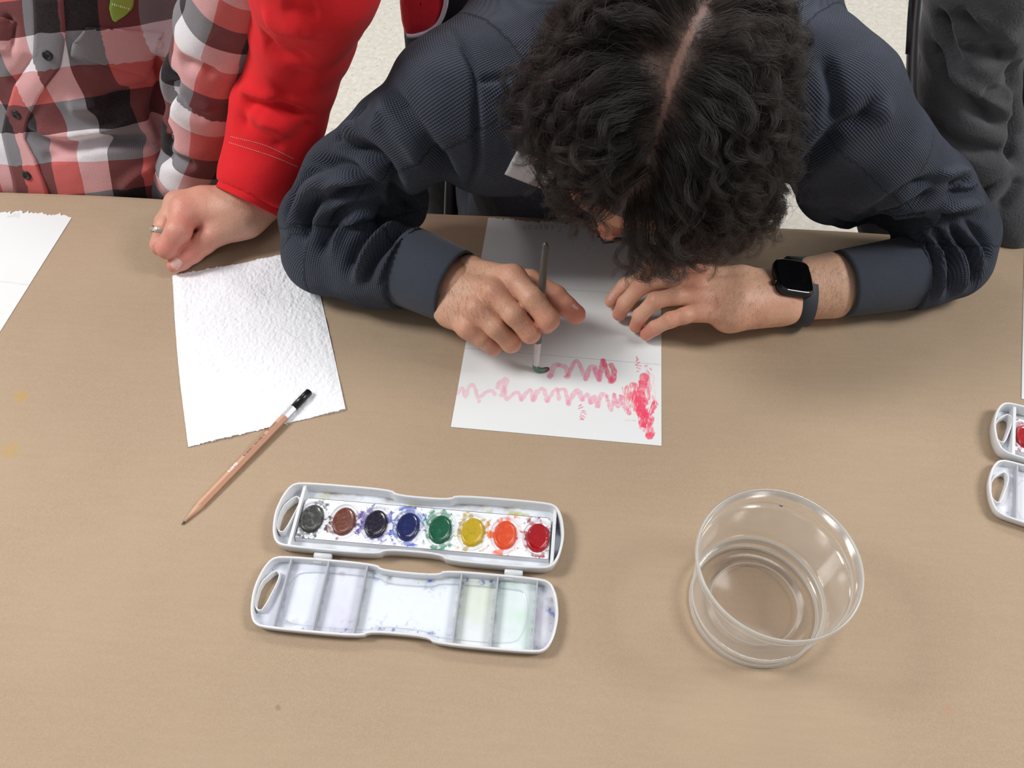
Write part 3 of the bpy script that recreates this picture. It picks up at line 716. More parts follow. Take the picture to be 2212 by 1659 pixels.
mesh('foot_ring', *tube([(.0498*math.cos(a), .0498*math.sin(a), .0016) for a in np.linspace(0, 2*math.pi, 128, endpoint=False)], .0012, 10, True), rimm, t)
mesh('rim', *lathe([(.0572, .0765), (.0578, .0806), (.0580, .0826), (.0588, .0830), (.0597, .0826), (.0600, .0812), (.0598, .0790), (.0592, .0786)], 128), rimm, t)
mesh('step_line', *tube([(.0564*math.cos(a), .0564*math.sin(a), .0672) for a in np.linspace(0, 2*math.pi, 128, endpoint=False)], .0004, 8, True), rimm, t)
wo = mesh('water', *lathe([(.0002, .0140), (.046, .0140), (.0492, .0141), (.0510, .0150)], 96), wat, None); wo.location = (*cc, TZ); tag(wo, 'shallow clear water lying in the bottom of the plastic tub', 'water')
mesh('waterline', *tube([(.0508*math.cos(a), .0508*math.sin(a), .0150) for a in np.linspace(0, 2*math.pi, 128, endpoint=False)], .0007, 8, True), rimm, wo)
mesh('water_band', *lathe([(.0496, .0095), (.0502, .0125), (.0506, .0152)], 128), rimm, wo)
# blue speck of paint on the far inside wall
spk = lathe([(.0001, .0003), (.0012, .0002), (.0016, 0)], 12); V = [(x, y*.5, z) for x, y, z in spk[0]]
an_ = 1.35; o = mesh('paint_speck', [(.0560*math.cos(an_)-z*math.cos(an_)-x*math.sin(an_), .0560*math.sin(an_)-z*math.sin(an_)+x*math.cos(an_), .066+y) for x, y, z in V], spk[1], plain('blue_speck', (80, 90, 150), .5), t)

# ================================================================ BRUSH
bb = T(1157.5, 789, .0075); bt = T(1179, 523, .137); bd = (bt-bb)/np.linalg.norm(bt-bb); BL = np.linalg.norm(bt-bb)
tb_ = thing('paint_brush', tuple(bb), 'dark grey paint brush with clear ferrule held upright in the fist', 'brush')
hm = M('smoky_handle', (74, 72, 68), .22, Coat_Weight=.5); hm.set('Transmission Weight', .15)
ss_ = [.026, .028, .045, .075, .11, .14, BL-.004, BL-.0012, BL]; rr_ = [.0030, .0036, .0038, .0038, .0034, .0030, .0027, .0020, .0008]
hs = np.interp(np.linspace(.026, BL, 60), ss_, rr_)
hs[-4:] *= [1, .93, .75, .35]
mesh('handle', *tube([bb+bd*s for s in np.linspace(.026, BL, 60)], .003, 20, rs=list(hs)), hm.m, tb_)
fm = M('clear_ferrule', (205, 196, 196), .25, Coat_Weight=.4)
fs_ = np.linspace(0, .0275, 34); fr = .0031+.0004*(fs_/.0275)+.00018*np.sin(fs_*2600)*(fs_ > .017)
mesh('ferrule', *tube([bb+bd*s for s in fs_], .0032, 20, rs=list(fr)), fm.m, tb_)
bp = np.array([bb+bd*.001, bb-bd*.0012, T(1160, 797, .0032), T(1168, 800, .0026), T(1177, 799, .0022), T(1186, 796.5, .0014)]); bp = catmull(bp, .0006)
rs_ = np.interp(np.linspace(0, 1, len(bp)), [0, .3, .6, .85, 1], [.0031, .0030, .0026, .0024, .0012])
V, F = tube(bp, .003, 40, rs=list(rs_)); V = np.array(V); ring = np.arange(len(V))//40; k = np.arange(len(V)) % 40
s_ = np.clip(ring/len(bp), 0, 1); V += (fbm(np.c_[k*1., s_*3], .9, 2, 3)*.0003*np.clip(s_*2, 0, 1))[:, None]*np.array(normals(V, np.array([f for f in F if len(f) == 4])))
V[:, 2] = np.maximum(V[:, 2], TZ+.0004)
C = np.array([A(*lin((92, 122, 106)))]*len(V)); a_ = np.clip((s_-.55)/.25+.25*np.sin(k*1.3), 0, 1)[:, None]; C = C*(1-a_)+A(*lin((96, 18, 40)))*a_
bm_ = M('bristles', rough=.5); bm_.l(bm_.attr('tone'), 'Base Color'); mesh('bristles', V, F, bm_.m, tb_, cols={'tone': C})

# ================================================================ PEOPLE: materials
def skin_mat(name, sat=1.):
    m_ = M(name, rough=.48, Subsurface_Weight=.12, Subsurface_Scale=.006); m_.set('Subsurface Radius', (1., .35, .2))
    base = m_.attr('tone'); m_.l(m_.mix(m_.ramp(m_.noise(500, 3), [(.35, (0, 0, 0)), (.8, (.22, .22, .22))]), base, c4((150, 98, 80))), 'Base Color')
    vn = m_.n('TexVoronoi', {'Vector': m_.pos(), 'Scale': 900.}).outputs[0]
    m_.bump(m_.math('ADD', m_.math('MULTIPLY', vn, .35), m_.noise(160, 3)), .45, .0011); return m_.m
skin = skin_mat('skin')
def knit_mat(name, col, col2, rib=.0021, st=.8, rib2=.0021, fuzz=.5):
    m_ = M(name, col, .92, Specular_IOR_Level=.15, Sheen_Weight=fuzz*.10, Sheen_Roughness=.45)
    a = m_.n('SeparateXYZ', {0: m_.attr('weave', 'Vector')}).outputs
    wu = m_.math('SINE', m_.math('MULTIPLY', a[0], 2*math.pi/rib)); wv = m_.math('SINE', m_.math('MULTIPLY', a[1], 2*math.pi/rib2))
    hh = m_.math('ADD', wu, wv); n1 = m_.noise(22, 4); n2 = m_.noise(700, 2)
    g = m_.mix(m_.ramp(n1, [(.3, (0, 0, 0)), (.75, (1, 1, 1))]), c4(col), c4(col2))
    k = m_.ramp(m_.math('MULTIPLY_ADD', hh, .25, .5), [(0, (.78, .78, .78)), (1, (1.12, 1.12, 1.12))])
    g = m_.mix(1., g, k, 'MULTIPLY'); g = m_.mix(m_.math('MULTIPLY', n2, .25), g, c4(tuple(min(255, c+26) for c in col2)))
    m_.l(g, 'Base Color'); m_.bump(m_.math('MULTIPLY_ADD', hh, .5, m_.math('MULTIPLY', n2, .5)), st, .0011); return m_.m
navy = knit_mat('navy_waffle_knit', (58, 63, 75), (70, 75, 88))
def cloth(name, col, col2, sc=700, st=.5, fuzz=.5, rough=.95):
    m_ = M(name, col, rough, Specular_IOR_Level=.15, Sheen_Weight=fuzz*.25, Sheen_Roughness=.5)
    g = m_.mix(m_.ramp(m_.noise(18, 4), [(.3, (0, 0, 0)), (.75, (1, 1, 1))]), c4(col), c4(col2))
    g = m_.mix(m_.math('MULTIPLY', m_.noise(sc, 2), .35), g, c4(tuple(min(255, c+30) for c in col2))); m_.l(g, 'Base Color')
    m_.bump(m_.math('ADD', m_.noise(sc, 3), m_.math('MULTIPLY', m_.noise(60, 3), 1.2)), st, .0012); return m_.m
rib_m = cloth('navy_cuff_rib', (54, 58, 68), (62, 67, 78), 900, .3)
fleece = cloth('charcoal_fleece', (64, 64, 66), (74, 74, 77), 420, .8, .8)
redc = cloth('red_jersey', (208, 26, 34), (222, 36, 42), 1100, .25, .2)
redv = cloth('red_vest', (176, 18, 34), (200, 30, 44), 500, .4, .3, .6)
black_c = cloth('black_trousers', (14, 14, 17), (20, 20, 24), 700, .3, .1)
jean = cloth('dark_denim', (32, 38, 54), (44, 52, 70), 900, .4, .3)
shoe_m = plain('shoe_leather', (35, 32, 30), .5)

# plaid: three colours each way, crossed
plaid = M('plaid_flannel', rough=.95, Specular_IOR_Level=.12, Sheen_Weight=.12)
a = plaid.n('SeparateXYZ', {0: plaid.attr('weave', 'Vector')}).outputs
def band(x, off, p=.105):
    f = plaid.math('FRACT', plaid.math('ADD', plaid.math('DIVIDE', x, p), off))
    n = plaid.n('ValToRGB', {0: f}); n.color_ramp.interpolation = 'CONSTANT'; e = n.color_ramp.elements; e.new(.5)
    for q, (p_, c) in zip(e, [(0, (208, 98, 94)), (.333, (238, 234, 240)), (.667, (10, 12, 16))]): q.position = p_; q.color = c4(c)
    return n.outputs[0]
b1, b2 = band(a[0], .0), band(a[1], .0)
tw = plaid.math('SINE', plaid.math('MULTIPLY', plaid.math('ADD', a[0], a[1]), 2*math.pi/.0019))
fac = plaid.math('MULTIPLY_ADD', tw, .09, .5)
gm = lambda c, e: plaid.n('Gamma', {0: c, 1: e}).outputs[0]
g = gm(plaid.mix(fac, gm(b1, 1/2.2), gm(b2, 1/2.2)), 2.2); g = plaid.mix(plaid.math('MULTIPLY', plaid.noise(600, 2), .18), g, c4((150, 130, 135))); plaid.l(g, 'Base Color')
plaid.bump(plaid.math('ADD', plaid.math('MULTIPLY', tw, .3), plaid.noise(500, 2)), .3, .0008)

def garment(name, groups, vox, mat, parent, strokes=(), chains=None, clip=None, cut=(), wrinkle=.0012, join=.008, sm=1, floor=None, seed=1, halves=None, wscale=16):
    allp = [p for g in groups for p in g[0]]; lo, hi = bounds(allp, .012)
    if floor is not None: lo[2] = max(lo[2], floor-.01)
    Fd = Field(lo, hi, vox)
    for g in groups: Fd.group(g[0], g[1], join)
    for c in cut: Fd.cut(*c)
    for h_ in (halves or []): Fd.halfspace(*h_)
    if floor is not None: Fd.floor_at(floor)
    V, F = Fd.mesh(); V = smooth_mesh(V, F, sm)
    if wrinkle: V = V+normals(V, F)*(wrinkle*fbm(V*A(1, 1, 1.3), wscale, 3, seed))[:, None]
    if strokes: V = sculpt(V, F, strokes); V = smooth_mesh(V, F, 1, .4)
    if floor is not None: V[:, 2] = np.maximum(V[:, 2], floor)
    at = {'weave': chart(V, chains)} if chains else {}
    o = mesh(name, V, F, mat, parent, attrs=at)
    return o, Surf(V, F), V, F
zs = lambda L, x0, y0, k: [(x0+x/k, y0+y/k) for x, y in L]
def patch(S, quad, nu, nv, off, name, mat, parent, edges=None, thick=.0004):
    """a piece of cloth or sticker lying on a garment; quad of pixel corners or two pixel edges"""
    E0, E1 = edges if edges else ([quad[0], quad[3]], [quad[1], quad[2]])
    def samp(E, t):
        E = np.asarray(E, float); s = t*(len(E)-1); i = min(int(s), len(E)-2); return E[i]+(E[i+1]-E[i])*(s-i)
    G = np.zeros((nu, nv, 3)); NN = np.zeros((nu, nv, 3))
    for j in range(nv):
        a_, b_ = samp(E0, j/(nv-1)), samp(E1, j/(nv-1))
        for i in range(nu):
            q = a_+(b_-a_)*i/(nu-1); G[i, j], NN[i, j] = S.at(*q)
    for _ in range(2):
        H = G.copy(); H[1:-1, 1:-1] = (G[:-2, 1:-1]+G[2:, 1:-1]+G[1:-1, :-2]+G[1:-1, 2:])/4; G = H
    G = G+NN*off; V = np.r_[G.reshape(-1, 3), (G-NN*(off+thick)).reshape(-1, 3)]
    I = np.arange(nu*nv).reshape(nu, nv); F = np.stack([I[:-1, :-1], I[1:, :-1], I[1:, 1:], I[:-1, 1:]], -1).reshape(-1, 4)
    n = normals(G.reshape(-1, 3), F)[nu*nv//2]
    if n@NN.reshape(-1, 3)[nu*nv//2] < 0: F = F[:, ::-1]
    rim = np.r_[I[:, 0], I[-1, 1:], I[-2::-1, -1], I[0, -2:0:-1], I[0, 0]]; N0 = nu*nv
    F2 = np.array([(rim[i], rim[i+1], N0+rim[i+1], N0+rim[i]) for i in range(len(rim)-1)])
    return mesh(name, V, np.r_[F, F2], mat, parent), G, NN
def tube_ring(c0, c1, r0, r1, name, mat, parent, flat=None, thick=.0022, n=64, wob=.0):
    """an open sleeve end with thickness"""
    ax = (c1-c0)/np.linalg.norm(c1-c0); e = np.cross(ax, A(0, 0, 1)); e /= np.linalg.norm(e); f = np.cross(e, ax); V = []; F = []
    L = [(0, r0), (.5, (r0+r1)/2+.0003), (.94, r1+.0002), (1, r1-.0004), (1, r1-thick), (.9, r1-thick-.0004), (.3, r1-thick*1.8)]
    for t, r in L:
        for k in range(n):
            a_ = 2*math.pi*k/n; rr = r*(1+wob*math.sin(3*a_+1+t)+wob*.6*math.sin(5*a_+t*4)); p = c0+(c1-c0)*t+rr*(math.cos(a_)*e+math.sin(a_)*f)
            if flat: p[2] = max(p[2], flat)
            V.append(p)
    for i in range(len(L)-1):
        for k in range(n): F.append((i*n+k, (i+1)*n+k, (i+1)*n+(k+1) % n, i*n+(k+1) % n))
    return mesh(name, V, F, mat, parent)

# ---------------------------------------------------------------- hands
def finger(nodes): return [('c', *(lambda a, b: (a[0], b[0], a[1], b[1]))(N(*nodes[i]), N(*nodes[i+1]))) for i in range(len(nodes)-1)]
def hand_mesh(palm, fingers, vox=.0009, base=(214, 164, 136), red=(212, 126, 106), joints=(), dark=(), kp=.010, kj=.0075, kf=.0035, web=.0011):
    pr = [p for f in fingers for p in f]+palm; lo, hi = bounds(pr, .006); lo[2] = max(lo[2], TZ-.002)
    Fd = Field(lo, hi, vox); D = np.full(Fd.n, 1., np.float32)
    for f in fingers:
        E = Field.__new__(Field); E.lo, E.v, E.n, E.D = Fd.lo, Fd.v, Fd.n, np.full(Fd.n, 1., np.float32); E.group(f, kf, 0.)
        D = smin(D, E.D, web)
    Fd.group(palm, kp, 0.); Fd.D = smin(Fd.D, D, kj).astype(np.float32); Fd.floor_at(TZ+.0004)
    V, F = Fd.mesh(); V = smooth_mesh(V, F, 2)
    C = np.tile(A(*lin(base)), (len(V), 1)); n = fbm(V, 60, 3, 2)
    C = blend(C, .18+.25*n, (214, 168, 140))
    for (p, r), al in joints: C = blend(C, al*np.exp(-(np.linalg.norm(V-p, axis=1)/r)**2)*(.8+.4*n), red)
    for (p, r), al in dark: C = blend(C, al*np.exp(-(np.linalg.norm(V-p, axis=1)/r)**2), (168, 118, 94))
    return V, F, C
def J(px, py, h, r=20): p, _ = N(px, py, h, r); return p, r/2500.*1.
# right hand closed round the brush
rp = finger([(955, 592, .052, 36), (1010, 588, .062, 33), (1108, 600, .086, 25)])+finger([(955, 610, .052, 38), (1066, 632, .081, 23)])+finger([(950, 628, .048, 38), (1030, 668, .068, 22)])+finger([(955, 650, .044, 34), (975, 672, .046, 33), (1011, 708, .051, 20)])
rp += finger([(1100, 612, .074, 26), (1072, 640, .070, 26), (1036, 672, .058, 25), (1014, 705, .044, 21)])+finger([(1130, 640, .070, 21), (1095, 668, .062, 21), (1062, 702, .050, 19)])
rp += finger([(1080, 650, .055, 28), (1138, 688, .048, 23)])
rp += finger([(985, 640, .040, 38), (1060, 660, .040, 26)])+finger([(1000, 610, .045, 38), (1090, 640, .05, 26)])
R_F = [finger([(1108, 600, .086, 27.1), (1150, 645, .084, 25.4), (1184, 690, .073, 24.3), (1180, 700, .050, 19.2), (1150, 690, .036, 16.9)]),
       finger([(1066, 632, .081, 26.0), (1110, 680, .074, 23.2), (1145, 719, .059, 22.6), (1142, 716, .038, 18.1), (1115, 700, .030, 15.8)]),
       finger([(1030, 668, .068, 24.9), (1070, 708, .060, 21.5), (1104, 740, .044, 21.5), (1105, 735, .026, 16.9), (1080, 715, .022, 14.7)]),
       finger([(1011, 708, .051, 22.6), (1040, 732, .042, 19.2), (1065, 748, .028, 19.2), (1072, 745, .016, 14.7), (1055, 725, .014, 13.6)]),
       finger([(1020, 610, .055, 38.4), (1090, 604, .062, 29.4), (1145, 608, .064, 24.9), (1200, 641, .060, 24.3), (1222, 661, .056, 22.0), (1244, 679, .051, 21.5)])]
rj = [(J(1108, 592, .095, 38), .3), (J(1067, 628, .09, 36), .5), (J(1032, 664, .075, 34), .2), (J(1012, 706, .06, 30), .4), (J(1185, 695, .08, 50), .35), (J(1145, 722, .066, 45), .3), (J(1105, 742, .05, 40), .3), (J(1235, 675, .06, 70), .95), (J(1065, 750, .03, 50), .5)]
HR = hand_mesh(rp, R_F, joints=rj, dark=[(J(1130, 700, .075, 26), .25), (J(1090, 735, .055, 22), .35), (J(1060, 758, .03, 20), .3)])
# left hand lying on the sheet
lp = finger([(1850, 605, 'r', 62), (1795, 617, 'r', 66), (1740, 624, 'r', 62), (1690, 636, 'r', 50)])+finger([(1700, 620, .034, 38), (1600, 604, .044, 27), (1502, 594, .046, 20)])+finger([(1690, 634, .036, 42), (1600, 630, .047, 26), (1508, 615, .049, 19)])+finger([(1690, 650, .034, 42), (1600, 655, .044, 28), (1510, 643, .046, 19)])+finger([(1680, 660, .030, 38), (1580, 678, .034, 34), (1512, 674, .038, 18)])
lp += finger([(1700, 668, .026, 30), (1570, 684, .026, 30)])+finger([(1660, 630, .028, 36), (1530, 630, .030, 30)])
L_F = [finger([(1502, 594, .046, 20.9), (1450, 584, .048, 19.8), (1399, 584, .044, 18.7), (1350, 618, .028, 16.5), (1321, 650, .012, 15.4)]),
       finger([(1508, 615, .049, 19.8), (1440, 606, .051, 19.2), (1386, 616, .046, 19.2), (1350, 655, .026, 16.5), (1338, 678, .011, 15.4)]),
       finger([(1510, 643, .046, 19.8), (1460, 640, .049, 18.7), (1416, 649, .045, 18.2), (1383, 682, .024, 16.0), (1374, 704, .010, 14.9)]),
       finger([(1512, 674, .038, 18.7), (1478, 682, .038, 17.6), (1448, 691, .034, 17.1), (1415, 708, .020, 15.4), (1397, 722, .010, 14.3)]),
       finger([(1620, 610, .024, 33.0), (1530, 592, .020, 24.2), (1470, 590, .014, 18.7), (1425, 600, .011, 15.4)])]
lj = [(J(1500, 575, .06, 45), .65), (J(1500, 612, .06, 45), .35), (J(1508, 640, .06, 40), .3), (J(1395, 582, .05, 40), .4), (J(1385, 612, .055, 40), .4), (J(1416, 648, .055, 38), .5), (J(1448, 688, .045, 36), .45), (J(1325, 650, .02, 34), .9), (J(1338, 680, .02, 34), .8), (J(1376, 704, .015, 34), .8), (J(1398, 724, .015, 34), .8), (J(1670, 670, .05, 90), .45), (J(1520, 680, .04, 60), .4)]
HL = hand_mesh(lp, L_F, base=(232, 186, 156), joints=lj, dark=[(J(1447, 634, .06, 22), .3)])
# red sleeve: left hand in a loose fist
wp = finger([(590, 400, .040, 62), (532, 446, .036, 54), (505, 462, .036, 46), (402, 452, .048, 32)])+finger([(530, 440, .036, 46), (440, 436, .046, 30), (385, 440, .042, 28)])+finger([(525, 470, .030, 42), (470, 490, .026, 30)])
wp += finger([(500, 470, .026, 40), (400, 470, .030, 32)])
W_F = [finger([(402, 455, .048, 30), (385, 500, .044, 27), (362, 535, .030, 24), (380, 545, .016, 18), (405, 535, .013, 16)]),
       finger([(385, 445, .042, 28), (358, 492, .036, 24), (347, 530, .024, 21), (362, 535, .013, 16)]),
       finger([(385, 440, .036, 26), (356, 480, .026, 20), (350, 515, .015, 17)]),
       finger([(525, 476, .032, 38), (472, 502, .028, 27), (440, 525, .024, 24), (415, 545, .020, 23), (392, 563, .015, 20), (378, 573, .012, 17)])]
wj = [(J(388, 445, .065, 60), .6), (J(365, 535, .03, 60), .6), (J(425, 540, .03, 60), .45), (J(385, 565, .02, 50), .6), (J(420, 500, .04, 40), .5)]
HW = hand_mesh(wp, W_F, base=(212, 160, 138), red=(214, 118, 108), joints=wj, dark=[(J(500, 450, .05, 40), .3)])

def join_body(parts, name, mat, parent):
    V = []; F = []; C = []; n = 0
    for v, f, c in parts: V.append(v); F.append(f+n); C.append(c); n += len(v)
    return mesh(name, np.concatenate(V), np.concatenate(F), mat, parent, cols={'tone': np.concatenate(C)})
def nail(S, c, w_, l_, ang, parent, col=(222, 178, 170), off=.0004):
    V = []; F = []; R, K = 5, 20; 
    mid, nn = S.at(*c)
    pts = {}
    for i in range(R+1):
        for k in range(K):
            t = 2*math.pi*k/K; f = i/R; x = f*w_*math.copysign(abs(math.cos(t))**.7, math.cos(t)); y = f*l_*math.copysign(abs(math.sin(t))**.7, math.sin(t))
            q = (c[0]+x*math.cos(ang)-y*math.sin(ang), c[1]+x*math.sin(ang)+y*math.cos(ang)); p, n_ = S.at(*q, 3); V.append(p+n_*(off*(1-f**4)+.00005))
    for i in range(R):
        for k in range(K): F.append((i*K+k, (i+1)*K+k, (i+1)*K+(k+1) % K, i*K+(k+1) % K))
    nm = bpy.data.materials.get('fingernail') or plain('fingernail', col, .25, Coat_Weight=.4)
    return mesh('fingernail', V, F, nm, parent)

# ================================================================ THE PAINTER
pe = thing('person', (.06, .95, 0), 'person in a navy waffle knit sweatshirt bent low over the sheet, painting', 'person')
shR, shL = N(992, 222, .185, 116), N(1795, 235, .185, 128)
UR = [shR, N(862, 308, .150, 110), N(755, 390, .105, 98), N(690, 470, .062, 84)]
FR = [N(690, 480, .050, 84), N(705, 545, 'r', 92), N(800, 572, 'r', 92), N(880, 580, .047, 88)]
UL = [shL, N(1890, 335, .150, 118), N(1990, 420, .100, 104), N(2060, 500, .055, 86)]
FL = [N(2062, 520, 'r', 86), N(2050, 560, 'r', 82), N(1990, 580, 'r', 82), N(1940, 592, 'r', 80)]
CHL, CHR = Wd(-.005, .785, .085, .075), Wd(.135, .785, .085, .075)
TO = [('c', CHL[0], CHR[0], .075, .075), ('c', A(-.01, .81, TZ+.0), A(.12, .81, TZ), .085, .085), ('c', A(-.01, .86, TZ-.13), A(.12, .86, TZ-.13), .10, .10),
      ('c', CHL[0], A(-.01, .81, TZ), .078, .085), ('c', CHR[0], A(.12, .81, TZ), .078, .085), ('c', A(-.01, .81, TZ), A(-.01, .88, TZ-.2), .085, .11), ('c', A(.12, .81, TZ), A(.12, .88, TZ-.2), .085, .11),
      ('c', shR[0], shL[0], .062, .062), ('c', shR[0]+A(.03, .01, -.04), CHL[0], .06, .075), ('c', shL[0]+A(-.03, .02, -.01), CHR[0], .06, .075),
      ('c', shR[0], A(.02, .80, TZ+.20), shR[1]*.98, .095), ('c', shL[0], A(.16, .80, TZ+.20), shL[1]*.98, .095), ('c', A(.02, .80, TZ+.2), A(.16, .80, TZ+.2), .10, .10), ('c', A(.02, .82, TZ+.18), A(.0, .92, TZ-.1), .10, .11), ('c', A(.15, .82, TZ+.18), A(.12, .92, TZ-.1), .10, .11)]
z2 = lambda L: zs(L, 540, 0, 2.676); z4 = lambda L: zs(L, 1600, 0, 2.304)
st = [(z2([(470, 800), (520, 740), (600, 640), (680, 580)]), 9, -5), (z2([(480, 830), (600, 850), (700, 900), (800, 1020), (860, 1150), (920, 1230), (1000, 1240)]), 9, -9), (z2([(330, 930), (450, 920), (560, 960), (650, 1050), (750, 1120), (840, 1200)]), 7, -6),
      (z2([(300, 1400), (330, 1250), (420, 1150), (560, 1110), (700, 1140), (800, 1220)]), 8, -7), (z2([(400, 1500), (440, 1350), (560, 1230), (700, 1210), (850, 1260)]), 8, -5), (z2([(560, 1600), (600, 1450), (700, 1330), (830, 1270), (920, 1265)]), 7, -5), (z2([(650, 1640), (710, 1500), (800, 1390), (930, 1310)]), 6, -5),
      (z2([(350, 1330), (390, 1210), (500, 1060), (640, 1090)]), 7, 4), (z2([(480, 1480), (520, 1340), (640, 1230), (780, 1250)]), 6, 4), (z2([(610, 1620), (660, 1470), (760, 1350), (880, 1290)]), 5, 4),
      (z2([(225, 1400), (260, 1250), (330, 1100), (420, 1030)]), 8, 3), (z2([(210, 1290), (240, 1120), (330, 990), (450, 965)]), 6, -4),
      (z2([(758, 1655), (800, 1550), (880, 1400), (990, 1335), (1055, 1335)]), 2.6, -2.6), (z2([(735, 1655), (778, 1540), (860, 1390), (970, 1320), (1050, 1315)]), 2.4, 1.4),
      (z2([(1155, 165), (1220, 260), (1290, 400), (1310, 600), (1312, 800), (1310, 950), (1275, 1060), (1245, 1100)]), 3, -3.0), (z2([(800, 510), (850, 600), (950, 740), (1040, 870), (1100, 980), (1150, 1060)]), 9, -5), (z2([(1080, 880), (1140, 1000), (1190, 1060)]), 7, -4), (z2([(740, 560), (800, 680), (900, 820), (1000, 980)]), 8, 3),
      (z2([(760, 640), (740, 700), (700, 760)]), 8, 2.5), (z2([(600, 700), (560, 760), (540, 820)]), 9, 3), (z2([(1310, 470), (1420, 450), (1500, 440)]), 4, -2),
      (z4([(420, 270), (450, 400), (470, 500), (440, 620)]), 7, -4), (z4([(668, 470), (660, 520), (610, 600), (500, 640), (400, 760), (300, 870), (200, 960)]), 9, -6), (z4([(690, 520), (720, 570), (735, 600)]), 10, 2),
      (z4([(450, 1100), (560, 1160), (700, 1130), (850, 1105), (1000, 1100), (1120, 1090), (1220, 1080)]), 8, -9), (z4([(560, 1140), (700, 1040), (850, 940), (1000, 890)]), 7, -6), (z4([(600, 1150), (750, 1070), (900, 1000), (980, 940)]), 6, -5), (z4([(620, 1100), (760, 1000), (900, 920)]), 5, 3),
      (z4([(1160, 890), (1100, 905), (1040, 920)]), 5, -5), (z4([(1180, 950), (1100, 950), (1020, 980)]), 5, -4), (z4([(1130, 860), (1060, 860), (980, 880)]), 5, 4), (z4([(1170, 920), (1090, 930)]), 5, 4), (z4([(1200, 1010), (1100, 1020), (980, 1050)]), 6, 4),
      (z4([(790, 1160), (865, 1250), (885, 1400), (870, 1530)]), 3, -3), (z4([(860, 1135), (935, 1220), (960, 1340), (950, 1480)]), 6, -5), (z4([(940, 1120), (1020, 1210), (1045, 1330), (1035, 1470)]), 6, -5), (z4([(1030, 1120), (1110, 1210), (1155, 1330), (1150, 1430)]), 7, -6), (z4([(1120, 1110), (1210, 1190), (1240, 1300)]), 6, -4),
      (z4([(900, 1130), (980, 1230), (1003, 1340), (990, 1480)]), 5, 3), (z4([(985, 1120), (1065, 1210), (1100, 1330), (1090, 1460)]), 6, 3.5), (z4([(1075, 1110), (1160, 1210), (1200, 1320)]), 6, 3)]
cR0, cR1 = N(880, 576, .048, 87), N(990, 622, .053, 82); cL0, cL1 = N(1965, 588, 'r', 79), N(1812, 617, 'r', 72)
hv = [(cR0[0]+(cR1[0]-cR0[0])*.1, (cR0[0]-cR1[0])/np.linalg.norm(cR0[0]-cR1[0]), .075), (cL0[0]+(cL1[0]-cL0[0])*.06, (cL0[0]-cL1[0])/np.linalg.norm(cL0[0]-cL1[0]), .07)]
FR[-1] = N(900, 584, .048, 91); FL[-1] = N(1945, 592, 'r', 83)
GAIN = 2.5; st = [(p_, w_*.85, h_) for p_, w_, h_ in st]
sw, SW, swV, swF = garment('sweatshirt', [(TO, .03), (chain(UR), .01), (chain(FR), .012), (chain(UL), .01), (chain(FL), .012), (chain([N(800, 400, .085, 70), N(868, 425, .065, 55), N(872, 455, .045, 46)]), .01), (chain([N(1780, 380, .12, 70), N(1800, 410, .09, 68), N(1870, 450, .06, 60)]), .01)], .0023, navy, pe, st,
    [(UR, (0, 1, 0)), (FR, (0, 0, -1)), (UL, (0, 1, 0)), (FL, (0, 0, -1)), ([(A(.065, .86, TZ-.2), .16), (A(.065, .80, TZ+.2), .16)], (0, 1, 0))], join=.010, wrinkle=.0026, seed=4, halves=hv)
for o_ in (): pass
OFF[sw.name] = OFF[pe.name]
c1 = tube_ring(cR0[0], cR1[0], cR0[1], cR1[1], 'cuff', rib_m, sw, TZ+.0006, wob=.015); c2 = tube_ring(cL0[0], cL1[0]+A(0, 0, .003), cL0[1], cL1[1], 'cuff', rib_m, sw, TZ+.0006, wob=.01)
for c_ in (c1, c2): c_['label'] = 'plain ribbed cuff'
GAIN = 1.7
# trousers and shoes under the table
def legs(parent, x, y0, mat, spread=.16, seat=.50, knee=.56, hip=.95, fz=.0):
    for s_ in (-1, 1): pass
    G = [([('c', A(x-.09, y0, seat+.06), A(x+.09, y0, seat+.06), .12, .12)]+[('c', A(x+s_*.09, y0, seat+.06), A(x+s_*spread, y0-.42, knee-.02), .09, .068) for s_ in (-1, 1)]+[('c', A(x+s_*spread, y0-.42, knee-.02), A(x+s_*spread, y0-.36, .10), .068, .052) for s_ in (-1, 1)], .02)]
    o, *_ = garment('trousers', G, .007, mat, parent, wrinkle=.004, wscale=10, sm=2)
    for s_ in (-1, 1):
        G = [([('c', A(x+s_*spread, y0-.34, .05), A(x+s_*spread, y0-.52, .04), .05, .042)], .02)]
        garment('shoe', G, .006, shoe_m, parent, wrinkle=0, floor=.002)
legs(pe, .06, .98, jean)
# head
HC = T(1418, 248, .212); HF = -.36*CR-.93*CU+CF*.30; HU = -CF
HF /= np.linalg.norm(HF); HU = HU-HF*(HU@HF); HU /= np.linalg.norm(HU); HX = np.cross(HU, HF); HX = HX if HX@CR > 0 else -HX
AX = [HX, HF, HU]
def hp(x, f, u): return HC+HX*x+HF*f+HU*u
hd = [('e', HC+HU*.008, AX, (.0755, .096, .088)), ('e', hp(0, .022, -.045), AX, (.062, .072, .072)), ('c', hp(-.035, .035, -.085), hp(.035, .035, -.085), .026, .026), ('c', hp(0, .062, -.098), hp(0, .05, -.09), .020, .03),
      ('c', hp(-.03, .076, .002), hp(.03, .076, .002), .016, .016), ('e', hp(.034, .066, -.038), AX, (.022, .020, .018)), ('e', hp(-.034, .066, -.038), AX, (.022, .020, .018))]
face = [('c', hp(0, .088, -.008), hp(0, .106, -.043), .007, .0105), ('e', hp(.011, .096, -.046), AX, (.007, .009, .006)), ('e', hp(-.011, .096, -.046), AX, (.007, .009, .006)),
        ('c', hp(-.020, .081, -.071), hp(.020, .081, -.071), .0052, .0052), ('c', hp(0, .088, -.069), hp(0, .087, -.0745), .007, .007)]
